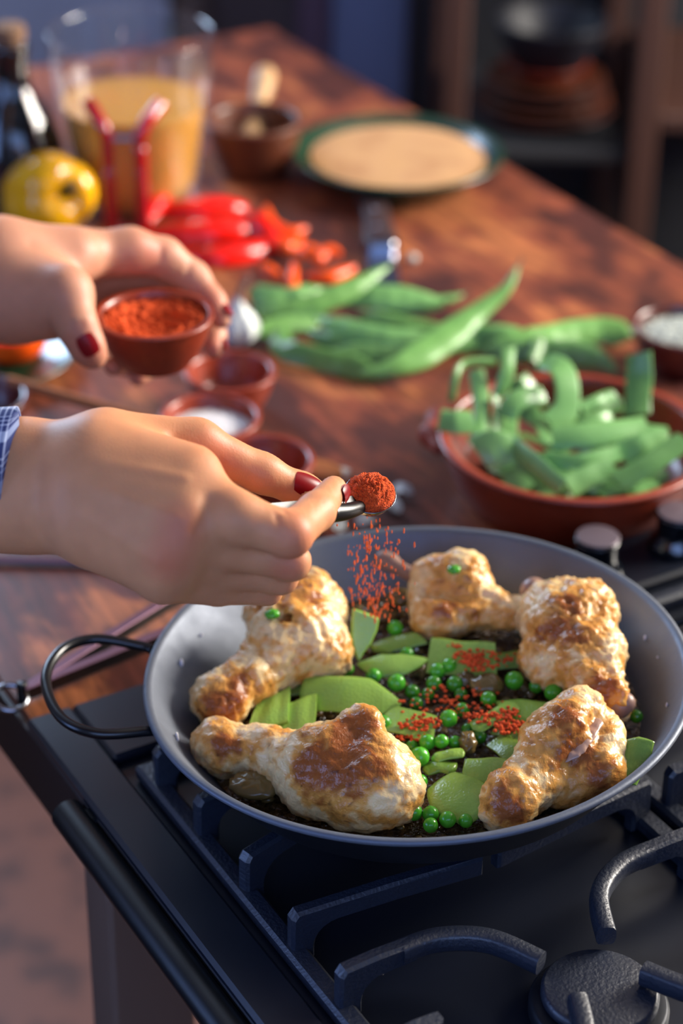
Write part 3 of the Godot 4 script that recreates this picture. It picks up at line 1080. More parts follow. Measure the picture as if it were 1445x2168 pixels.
	single("chicken_sinew", speckle(pod([Vector3(0.1182, 0.0855, -0.8853), Vector3(0.1291, 0.0906, -0.8979), Vector3(0.1377, 0.0926, -0.9150)], 0.0085, 0.0035, pan_frame().y, Vector2(0.8, 0.4), 2.0, 0.0, Color.WHITE), 200.0, 0.0008), M.onion_white, "strip of pale shiny flesh in the split of the lower right drumstick", "meat strip")
	# beans cut in lengths: label, way, width, face, tips, slant, tint
	var up := pan_frame().y
	var cam_way := Vector3(0, 0.55, 0.83)
	var beans := [
		["upright green bean piece with pointed foot at the back, left of a pea", [Vector3(0.0761, 0.0801, -1.0126), Vector3(0.0814, 0.0824, -1.0240), Vector3(0.0798, 0.0843, -1.0260)], 0.0, cam_way, Vector2(0, 0), 0.0, 1.0],
		["flat green bean piece lying just below the single pea at the back of the pan", [Vector3(0.0199, 0.0570, -1.0268), Vector3(0.0323, 0.0597, -1.0310), Vector3(0.0469, 0.0625, -1.0331)], 0.015, up, Vector2(0.5, 0), 0.5, 0.85],
		["long pale green bean pod with two points in the middle of the pan", [Vector3(0.0105, 0.0574, -1.0128), Vector3(0.0292, 0.0605, -1.0065), Vector3(0.0510, 0.0627, -1.0106)], 0.016, (up + cam_way * 0.6), Vector2(1.2, 1.5), 0.0, 1.15],
		["broad bright green bean piece above the golden front drumstick", [Vector3(-0.0221, 0.0556, -0.9849), Vector3(0.0036, 0.0611, -0.9770), Vector3(0.0354, 0.0598, -0.9706)], 0.026, (up + cam_way * 0.5), Vector2(0.2, 1.2), 0.2, 1.12],
		["slant cut green bean piece beside the shank of the upper left drumstick", [Vector3(-0.0474, 0.0542, -0.9626), Vector3(-0.0372, 0.0568, -0.9661), Vector3(-0.0276, 0.0583, -0.9710)], 0.028, up, Vector2(0, 0), -0.55, 1.05],
		["slant cut green bean piece half under the golden front drumstick", [Vector3(-0.0329, 0.0540, -0.9566), Vector3(-0.0220, 0.0576, -0.9609), Vector3(-0.0126, 0.0592, -0.9648)], 0.026, up, Vector2(0, 0), -0.45, 1.0],
		["dark green bean piece in the shade of the upper left drumstick", [Vector3(-0.0408, 0.0506, -0.9905), Vector3(-0.0287, 0.0523, -0.9922), Vector3(-0.0194, 0.0528, -0.9950)], 0.013, up, Vector2(0, 0), 0.2, 0.55],
		["green bean piece dusted with paprika right of the front drumstick ridge", [Vector3(0.0242, 0.0582, -0.9591), Vector3(0.0376, 0.0620, -0.9499), Vector3(0.0530, 0.0618, -0.9427)], 0.024, up, Vector2(0.4, 0), 0.3, 0.95],
		["squarish green bean piece with red paprika below the back drumstick", [Vector3(0.0519, 0.0627, -1.0144), Vector3(0.0711, 0.0658, -1.0071), Vector3(0.0898, 0.0669, -1.0037)], 0.024, (up + cam_way * 0.8), Vector2(0, 0), 0.15, 0.9],
		["dull green bean piece with paprika tucked beside the thick right drumstick", [Vector3(0.0892, 0.0608, -1.0124), Vector3(0.1000, 0.0624, -1.0114), Vector3(0.1081, 0.0639, -1.0124)], 0.017, up, Vector2(0, 0), 0.2, 0.7],
		["slanted light green bean piece left of the lower right drumstick", [Vector3(0.0898, 0.0629, -0.9611), Vector3(0.1031, 0.0656, -0.9577), Vector3(0.1189, 0.0665, -0.9538)], 0.022, up, Vector2(0, 0), 0.6, 0.9],
		["glossy dark green bean piece below the paprika dusted one", [Vector3(0.0865, 0.0647, -0.9324), Vector3(0.0940, 0.0671, -0.9188), Vector3(0.1022, 0.0665, -0.9080)], 0.017, up, Vector2(0.3, 0.3), 0.0, 0.6],
		["shiny bright green bean piece above the broad leaflike piece at the front", [Vector3(0.0662, 0.0655, -0.9011), Vector3(0.0815, 0.0684, -0.8985), Vector3(0.0970, 0.0673, -0.8980)], 0.019, (up + cam_way * 0.5), Vector2(0.15, 0.3), 0.0, 0.8],
		["broad leaflike green bean piece between the two front drumsticks", [Vector3(0.0479, 0.0605, -0.8925), Vector3(0.0611, 0.0643, -0.8849), Vector3(0.0777, 0.0642, -0.8697)], 0.031, (up + cam_way * 0.3), Vector2(0.9, 0.3), 0.0, 0.85],
		["green bean piece standing at the right wall of the pan", [Vector3(0.1470, 0.0740, -0.8845), Vector3(0.1538, 0.0804, -0.8944), Vector3(0.1584, 0.0887, -0.9041)], 0.019, Vector3(-0.5, 0.6, 0.6), Vector2(0, 0.4), 0.2, 0.6],
		["narrow green bean strip beside the row of peas at the front", [Vector3(0.0503, 0.0617, -0.9173), Vector3(0.0599, 0.0642, -0.9184), Vector3(0.0685, 0.0647, -0.9196)], 0.008, up, Vector2(0.8, 0.4), 0.0, 0.95],
		["dark green bean piece with paprika in the middle right of the pan", [Vector3(0.0867, 0.0637, -0.9445), Vector3(0.0965, 0.0662, -0.9370), Vector3(0.1067, 0.0658, -0.9352)], 0.014, up, Vector2(0.2, 0.2), 0.0, 0.6],
		["narrow green bean strip covered with bright red paprika", [Vector3(0.0735, 0.0650, -0.9402), Vector3(0.0868, 0.0677, -0.9499), Vector3(0.0984, 0.0683, -0.9604)], 0.011, up, Vector2(0.3, 0.3), 0.0, 0.9],
		["dark green bean end under the row of peas, beside the front drumstick", [Vector3(0.0459, 0.0584, -0.9115), Vector3(0.0547, 0.0609, -0.9126), Vector3(0.0634, 0.0614, -0.9089)], 0.011, up, Vector2(0.4, 0.4), 0.0, 0.6],
	]
	for b in beans:
		var tint := Color(b[6], b[6] * rng.randf_range(0.94, 1.05), b[6] * rng.randf_range(0.75, 1.0))
		var g: Geo
		if b[2] == 0.0:
			var o := PackedVector2Array([Vector2(-0.0072, 0.0138), Vector2(0.0012, 0.0100), Vector2(0.0083, 0.0060), Vector2(0.0070, -0.0010), Vector2(0.0035, -0.0083), Vector2(-0.0008, -0.0130), Vector2(-0.0034, -0.0172), Vector2(-0.0068, -0.0110), Vector2(-0.0087, -0.0030), Vector2(-0.0082, 0.0060)])
			g = extrude(o, Vector3(0.0146, 0.0747, -1.0214), Vector3(0.97, 0.03, -0.22).normalized(), Vector3(0.0, 0.85, -0.52).normalized(), 0.004, 0.0012)
			for k in g.v.size():
				g.c.append(tint)
		else:
			g = pod(b[1], b[2], 0.0048, b[3], b[4], 2.0, b[5], tint)
		single("bean_piece", g, M.cooked_bean, b[0], "bean piece", "cut beans in the pan")
	# peas: where, how big, how bright
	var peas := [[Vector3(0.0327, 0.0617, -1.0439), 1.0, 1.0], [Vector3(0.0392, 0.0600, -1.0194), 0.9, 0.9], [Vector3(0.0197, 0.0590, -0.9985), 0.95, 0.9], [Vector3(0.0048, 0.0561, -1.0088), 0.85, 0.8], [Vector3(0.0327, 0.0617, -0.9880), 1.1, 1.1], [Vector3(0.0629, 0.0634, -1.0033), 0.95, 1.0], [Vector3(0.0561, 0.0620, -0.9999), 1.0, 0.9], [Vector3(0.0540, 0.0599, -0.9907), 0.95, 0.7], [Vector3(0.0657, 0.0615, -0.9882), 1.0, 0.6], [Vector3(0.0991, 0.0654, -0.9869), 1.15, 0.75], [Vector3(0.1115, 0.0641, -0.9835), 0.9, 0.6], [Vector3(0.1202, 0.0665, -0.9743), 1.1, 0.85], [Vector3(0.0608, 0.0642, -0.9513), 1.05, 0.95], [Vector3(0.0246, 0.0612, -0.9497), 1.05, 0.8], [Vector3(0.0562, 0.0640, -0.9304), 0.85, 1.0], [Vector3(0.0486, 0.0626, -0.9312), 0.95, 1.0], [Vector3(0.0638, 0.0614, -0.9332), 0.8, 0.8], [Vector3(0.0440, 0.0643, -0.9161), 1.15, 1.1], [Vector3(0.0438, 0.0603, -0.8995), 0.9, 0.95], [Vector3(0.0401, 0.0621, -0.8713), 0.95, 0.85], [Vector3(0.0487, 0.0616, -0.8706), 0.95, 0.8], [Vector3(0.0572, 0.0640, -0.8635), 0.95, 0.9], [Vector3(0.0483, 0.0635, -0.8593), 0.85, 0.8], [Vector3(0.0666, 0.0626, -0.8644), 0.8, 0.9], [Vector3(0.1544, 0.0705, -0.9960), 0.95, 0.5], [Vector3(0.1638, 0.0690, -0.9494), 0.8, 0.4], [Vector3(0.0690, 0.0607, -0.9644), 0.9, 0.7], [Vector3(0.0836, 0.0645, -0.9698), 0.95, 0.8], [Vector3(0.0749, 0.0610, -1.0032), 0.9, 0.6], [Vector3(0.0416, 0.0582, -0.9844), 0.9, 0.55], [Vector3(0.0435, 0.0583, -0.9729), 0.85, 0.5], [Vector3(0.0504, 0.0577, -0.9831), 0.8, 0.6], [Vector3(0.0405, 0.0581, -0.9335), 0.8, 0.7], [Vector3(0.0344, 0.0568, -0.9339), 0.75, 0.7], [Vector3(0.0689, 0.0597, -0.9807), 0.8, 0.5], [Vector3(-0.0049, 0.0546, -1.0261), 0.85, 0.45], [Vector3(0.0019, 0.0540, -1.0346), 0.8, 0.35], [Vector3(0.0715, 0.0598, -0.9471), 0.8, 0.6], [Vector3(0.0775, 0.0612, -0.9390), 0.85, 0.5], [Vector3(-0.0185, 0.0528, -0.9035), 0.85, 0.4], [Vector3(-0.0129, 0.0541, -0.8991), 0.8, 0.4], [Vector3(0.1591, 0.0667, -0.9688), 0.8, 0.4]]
	var named := {1: "single green pea at the back of the pan beside the upright bean piece", 2: "green pea at the tip of the flat bean piece below the single pea", 3: "green pea touching the lower edge of the long pointed bean pod", 4: "green pea beside the thick end of the upper left drumstick", 5: "large bright green pea below the long pointed bean pod, left of the others", 6: "green pea right against the squarish paprika bean piece, upper of two", 7: "green pea beside the squarish bean piece, lower left of its pair", 8: "shaded green pea just below the pair beside the squarish bean piece", 9: "dark green pea left of the large onion piece in mid pan", 10: "largest dark green pea under the thick right drumstick, left of three", 11: "middle one of the three peas under the thick right drumstick", 12: "right one of the three peas under the thick right drumstick", 13: "bright green pea alone left of the red paprika strip", 14: "green pea touching the folded ridge of the front drumstick", 15: "pea in the middle of the row of three above the largest pea", 16: "left pea of the row above the largest bright pea", 17: "right pea of the row of three beside the onion sliver", 18: "largest bright green pea, in the row beside the tip of the front drumstick", 19: "green pea between the thick end of the front drumstick and the broad leaflike bean", 20: "leftmost pea of the front group at the near rim of the pan", 21: "second pea from the left in the front group at the near rim", 22: "yellowish pea right of the middle in the front group at the near rim", 23: "lowest pea of the front group, nearest the near rim", 24: "rightmost pea of the front group, at the foot of the leaflike bean", 25: "dark pea in the shade right of the thick right drumstick", 26: "dark pea by the bone end of the thick right drumstick at the pan wall", 27: "pea half covered by the paprika in the middle of the pan", 28: "olive green pea at the right edge of the large onion piece", 40: "dark pea under the shank of the front drumstick, left of two", 41: "dark pea under the shank of the front drumstick, right of two"}
	var k := 0
	for p in peas:
		k += 1
		var g := ball(p[0], 0.0047 * p[1], 0.05, 20)
		for q in g.v.size():
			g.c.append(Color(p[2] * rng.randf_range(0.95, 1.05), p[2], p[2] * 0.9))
		var l: String = named.get(k, "small shaded green pea half sunk in the broth of the pan")
		single("pea", g, M.pea_green, l, "pea", "peas in the pan")
	for q in [[Vector3(-0.0385, 0.0953, -1.0059), 0.0036, "green pea crumb resting on the upper left drumstick"], [Vector3(0.0659, 0.0996, -1.0494), 0.0034, "green pea crumb resting on the back drumstick"]]:
		var g := speckle(ball(q[0], q[1], 0.2, 16, Vector3(1.2, 0.7, 1.0)), 500.0, 0.0008)
		for j in g.v.size():
			g.c.append(Color(0.8, 0.8, 0.7))
		single("pea_crumb", g, M.pea_green, q[2], "pea")
	for q in [[Vector3(-0.0435, 0.0574, -0.8982), Vector3(0.014, 0.005, 0.011), "large translucent brown onion piece at the front left of the pan"], [Vector3(0.0837, 0.0625, -0.9854), Vector3(0.010, 0.006, 0.008), "pale cooked onion piece in the middle of the pan, above the paprika strip"], [Vector3(0.0706, 0.0638, -0.9302), Vector3(0.005, 0.005, 0.008), "small pale onion sliver beside the dark bean piece"], [Vector3(0.0721, 0.0609, -0.9930), Vector3(0.006, 0.004, 0.005), "white onion crumb right of the peas in mid pan"], [Vector3(0.0130, 0.0546, -0.8820), Vector3(0.010, 0.004, 0.006), "onion piece under the thick end of the front drumstick"], [Vector3(0.0230, 0.0541, -1.0702), Vector3(0.012, 0.004, 0.008), "dim onion piece at the back wall of the pan"], [Vector3(0.0371, 0.0619, -1.0769), Vector3(0.010, 0.005, 0.006), "onion piece beside the bare bone at the back"], [Vector3(0.0484, 0.0565, -1.0079), Vector3(0.004, 0.004, 0.004), "tiny pinkish onion crumb left of the middle peas"]]:
		single("onion_piece", speckle(ball(q[0], 1.0, 0.0, 24, q[1]), 220.0, 0.0022), M.onion, q[2], "onion", "onion pieces in the pan")
	# crumbs of onion and herb in the broth, fat drops on the wall: nobody could count them
	var bits := Geo.new()
	for j in 420:
		var a := rng.randf() * TAU
		var r := sqrt(rng.randf()) * 0.113
		bits.add(ball(in_pan(cos(a) * r, -0.0288, sin(a) * r), rng.randf_range(0.0008, 0.0034), 0.4, 8, Vector3(1.3, 0.6, 1.0)))
	single("onion_crumbs", bits, M.onion, "fine crumbs of cooked onion scattered in the broth of the pan", "crumbs", "", "stuff")
	var fat := Geo.new()
	for q in [[Vector3(-0.0931, 0.0587, -1.0038), 0.0030], [Vector3(-0.0881, 0.0650, -0.9330), 0.0026], [Vector3(-0.0840, 0.0612, -0.9313), 0.0018], [Vector3(-0.0796, 0.0614, -1.0311), 0.0014], [Vector3(-0.0838, 0.0632, -1.0323), 0.0012], [Vector3(0.1739, 0.0775, -1.0143), 0.0018], [Vector3(0.1791, 0.0798, -0.9488), 0.0016], [Vector3(0.1730, 0.0755, -0.9935), 0.0010]]:
		var d: Vector3 = q[0] - PAN_AT
		d -= up * d.dot(up)
		var wall := 0.1462 - (0.1462 - 0.1352) / 0.0168 * 0.012
		fat.add(ball(PAN_AT + d.normalized() * (wall - 0.0005) - up * 0.0122, q[1] * 0.8, 0.3, 10, Vector3(0.5, 1.2, 0.6)))
	single("fat_spatters", fat, M.salt, "pale splashes of fat on the inside wall of the pan", "splashes", "", "stuff")
	# paprika that has fallen: powder lying on the beans, and grains still in the air
	var dust := Geo.new()
	for q in [[Vector3(0.0853, 0.0696, -0.9473), 0.014, 26], [Vector3(0.0775, 0.0702, -1.0033), 0.012, 22], [Vector3(0.0950, 0.0697, -0.9366), 0.011, 20], [Vector3(0.0452, 0.0659, -0.9448), 0.011, 18], [Vector3(0.0798, 0.0698, -0.9944), 0.010, 14], [Vector3(0.0686, 0.0692, -1.0165), 0.006, 8], [Vector3(0.0400, 0.0621, -0.9368), 0.008, 7], [Vector3(0.0642, 0.0634, -0.9663), 0.030, 30], [Vector3(0.0980, 0.0673, -1.0056), 0.010, 8]]:
		for j in q[2] * 4:
			var a := rng.randf() * TAU
			var r: float = q[1] * pow(rng.randf(), 0.7)
			dust.add(ball(q[0] + pan_frame() * Vector3(cos(a) * r * 1.1, rng.randf_range(-0.0012, 0.0008), sin(a) * r * 0.6), rng.randf_range(0.0005, 0.0013), 0.3, 6, Vector3(1.2, 0.7, 1.2)))
	single("paprika_dust", dust, M.paprika, "red paprika powder fallen on the beans in the middle of the pan", "paprika", "", "stuff")
	var falling := Geo.new()
	for j in 280:
		var u := pow(rng.randf(), 0.8)
		var px := rng.randfn(0.0, 0.0075)
		var p := Vector3(0.0171, 0.1770, -0.9750).lerp(Vector3(0.0216, 0.0956, -1.0024), u) + Vector3(px, 0, rng.randfn(0.0, 0.005))
		falling.add(ball(p, rng.randf_range(0.00022, 0.00052), 0.0, 6, Vector3(1, rng.randf_range(1.5, 6.0), 1)))
	single("falling_paprika", falling, M.paprika_grain, "grains of red paprika falling from the spoon into the pan", "paprika", "", "stuff")


# ---------------------------------------------------------------- beans
func cazuela_and_cut_beans() -> void:
	var c := Vector3(0.1620, 0.0500, -1.3100)
	c.y = 0.0
	var o := thing("terracotta_dish", "wide terracotta dish with a lug, full of cut flat green beans", "dish", c)
	var r := 0.0945
	var db := part("dish_body", lathe(bowl_profile(r, 0.050, 0.074, 0.007), 96, c), M.terracotta, o)
	var lug := Vector3(0.0720, 0.0420, -1.3309)
	for s in [1.0, -1.0]:
		var d: Vector3 = Vector3(lug.x - c.x, 0, lug.z - c.z).normalized() * s
		var e: Vector3 = d.cross(Vector3.UP)
		var b: Vector3 = c + d * (r - 0.004) + Vector3.UP * 0.041
		part("lug", relax(skin([[b - e * 0.030, b - e * 0.012 + d * 0.010, 0.0050, 0.0068, 0.008], [b - e * 0.012 + d * 0.010, b + e * 0.012 + d * 0.010, 0.0068, 0.0068, 0.008], [b + e * 0.012 + d * 0.010, b + e * 0.030, 0.0068, 0.0050, 0.008], [b - e * 0.014 + d * 0.002, b + e * 0.014 + d * 0.002, 0.0060, 0.0060, 0.008]], 0.0022), 1), M.matte_terracotta, db)
	var up := Vector3.UP
	var back := Vector3(0, 0.45, 0.9)
	var side := Vector3(0.95, 0.25, 0.2)
	var cut := [
		["thin green bean strip arching over the left rim of the terracotta dish", [Vector3(0.0782, 0.0450, -1.3652), Vector3(0.0804, 0.0620, -1.3694), Vector3(0.0882, 0.0680, -1.3820), Vector3(0.1105, 0.0640, -1.3916)], 0.006, Vector3(0.3, 0.2, 0.9), 0.0, 0.9],
		["light green bean strip standing up at the left of the dish", [Vector3(0.0955, 0.0680, -1.3694), Vector3(0.0981, 0.0560, -1.3412), Vector3(0.0962, 0.0450, -1.3122)], 0.012, back, 0.1, 1.15],
		["tall green bean strip leaning at the back left of the dish", [Vector3(0.1179, 0.0850, -1.3740), Vector3(0.1167, 0.0700, -1.3624), Vector3(0.1113, 0.0550, -1.3545)], 0.013, Vector3(0.5, 0.3, 0.8), 0.2, 0.95],
		["narrow dark bean strip beside the light upright one in the dish", [Vector3(0.1081, 0.0600, -1.3448), Vector3(0.1091, 0.0520, -1.3312), Vector3(0.1083, 0.0440, -1.3214)], 0.009, Vector3(0.6, 0.3, 0.7), 0.0, 0.8],
		["short bean piece lying on the lug side of the dish rim", [Vector3(0.0679, 0.0540, -1.3190), Vector3(0.0793, 0.0550, -1.3154), Vector3(0.0911, 0.0540, -1.3184)], 0.018, Vector3(0, 0.8, 0.6), 0.0, 1.1],
		["large curled bean ribbon in the middle of the dish", [Vector3(0.1435, 0.0750, -1.3722), Vector3(0.1543, 0.0760, -1.3593), Vector3(0.1588, 0.0680, -1.3456), Vector3(0.1568, 0.0560, -1.3324), Vector3(0.1464, 0.0500, -1.3220)], 0.019, Vector3(0.25, 0.75, 0.6), 0.0, 1.2],
		["bean loop bending left of the curled ribbon in the dish", [Vector3(0.1156, 0.0520, -1.3279), Vector3(0.1199, 0.0600, -1.3343), Vector3(0.1303, 0.0620, -1.3417), Vector3(0.1430, 0.0580, -1.3512)], 0.015, Vector3(0, 0.7, 0.7), 0.0, 1.1],
		["dark wedge of bean in the centre of the dish", [Vector3(0.1282, 0.0500, -1.3500), Vector3(0.1405, 0.0460, -1.3293), Vector3(0.1477, 0.0420, -1.3021)], 0.020, Vector3(0.5, 0.3, 0.8), 0.0, 0.6],
		["long pale bean piece lying across the middle of the dish", [Vector3(0.1454, 0.0520, -1.2989), Vector3(0.1725, 0.0540, -1.3016), Vector3(0.2131, 0.0520, -1.3163)], 0.019, Vector3(0, 0.8, 0.6), -0.1, 1.15],
		["wavy bean strip below the long pale one in the dish", [Vector3(0.1385, 0.0460, -1.2798), Vector3(0.1640, 0.0470, -1.2748), Vector3(0.1918, 0.0480, -1.2873)], 0.012, Vector3(0, 0.7, 0.7), 0.0, 1.0],
		["broad bean piece at the front left of the dish", [Vector3(0.0934, 0.0450, -1.2882), Vector3(0.1048, 0.0480, -1.2899), Vector3(0.1181, 0.0440, -1.2908)], 0.026, Vector3(-0.1, 0.6, 0.8), 0.3, 0.95],
		["bean edge sloping down to the front rim of the dish", [Vector3(0.1173, 0.0480, -1.2971), Vector3(0.1328, 0.0470, -1.2692), Vector3(0.1487, 0.0440, -1.2438)], 0.013, Vector3(-0.5, 0.5, 0.7), 0.0, 0.85],
		["broad dull bean piece below the sloping edge at the front of the dish", [Vector3(0.1194, 0.0400, -1.2812), Vector3(0.1319, 0.0380, -1.2719), Vector3(0.1424, 0.0360, -1.2595)], 0.018, Vector3(0, 0.6, 0.8), 0.0, 0.65],
		["bean piece standing at the front rim of the dish", [Vector3(0.1522, 0.0430, -1.2463), Vector3(0.1689, 0.0460, -1.2571), Vector3(0.1845, 0.0480, -1.2671)], 0.016, Vector3(0, 0.6, 0.8), 0.2, 0.95],
		["long dark green bean piece sticking out over the right of the dish", [Vector3(0.1862, 0.0440, -1.2521), Vector3(0.2076, 0.0520, -1.2627), Vector3(0.2349, 0.0620, -1.2821)], 0.015, Vector3(-0.3, 0.5, 0.8), 0.3, 0.75],
		["single bean piece standing upright at the back right of the dish", [Vector3(0.2123, 0.0800, -1.3776), Vector3(0.2126, 0.0620, -1.3665), Vector3(0.2106, 0.0450, -1.3478)], 0.0185, Vector3(-0.2, 0.3, 0.9), 0.2, 0.8],
		["upper bean strip at the right of the curled ribbon in the dish", [Vector3(0.1687, 0.0540, -1.3402), Vector3(0.1806, 0.0560, -1.3476), Vector3(0.1946, 0.0560, -1.3583)], 0.010, Vector3(0, 0.7, 0.7), 0.0, 1.0],
		["shaded bean strip under the upper strip in the dish", [Vector3(0.1575, 0.0480, -1.3346), Vector3(0.1786, 0.0500, -1.3459), Vector3(0.2005, 0.0480, -1.3599)], 0.012, Vector3(0, 0.6, 0.8), 0.0, 0.75],
		["yellowish bean tip in the middle of the dish", [Vector3(0.1663, 0.0510, -1.3223), Vector3(0.1781, 0.0530, -1.3260), Vector3(0.1897, 0.0520, -1.3339)], 0.009, Vector3(0, 0.7, 0.7), 0.0, 1.1],
		["pale bean piece at the right of the dish", [Vector3(0.1932, 0.0460, -1.2896), Vector3(0.2080, 0.0500, -1.2930), Vector3(0.2261, 0.0520, -1.3029)], 0.020, Vector3(0, 0.7, 0.7), 0.2, 1.1],
		["small bean piece low at the front of the dish", [Vector3(0.1485, 0.0400, -1.2696), Vector3(0.1560, 0.0420, -1.2716), Vector3(0.1633, 0.0420, -1.2771)], 0.013, up, 0.0, 0.9],
		["olive bean piece at the back of the dish behind the ribbon", [Vector3(0.1210, 0.0500, -1.3703), Vector3(0.1293, 0.0540, -1.3703), Vector3(0.1367, 0.0550, -1.3791)], 0.017, Vector3(0.2, 0.5, 0.8), 0.0, 0.65],
		["dim bean end at the right of the dish beside the upright piece", [Vector3(0.2142, 0.0420, -1.3356), Vector3(0.2212, 0.0430, -1.3305), Vector3(0.2305, 0.0420, -1.3312)], 0.013, up, 0.0, 0.8],
	]
	for b in cut:
		var t: float = b[5]
		single("cut_bean", pod(b[1], b[2], 0.0036, b[3], Vector2(0, 0), 2.0, b[4], Color(t, t * rng.randf_range(0.95, 1.05), t * rng.randf_range(0.9, 1.1))), M.bean_green, b[0], "bean piece", "cut beans in the terracotta dish")
	# the cut beans underneath that carry the visible ones
	for k in 30:
		var a := rng.randf() * TAU
		var q := sqrt(rng.randf()) * 0.068
		var w := rng.randf() * PI
		var p := c + Vector3(cos(a) * q, rng.randf_range(0.014, 0.034), sin(a) * q)
		var d := Vector3(cos(w), rng.randf_range(-0.2, 0.2), sin(w)) * 0.020
		var t := rng.randf_range(0.6, 1.0)
		single("cut_bean", pod([p - d, p + Vector3.UP * 0.003, p + d], rng.randf_range(0.012, 0.018), 0.004, Vector3(rng.randf_range(-0.5, 0.5), 1, 0), Vector2(0, 0), 3.0, 0.2, Color(t, t, t)), M.bean_green, "cut bean piece low in the heap inside the terracotta dish", "bean piece", "beans underneath in the terracotta dish")


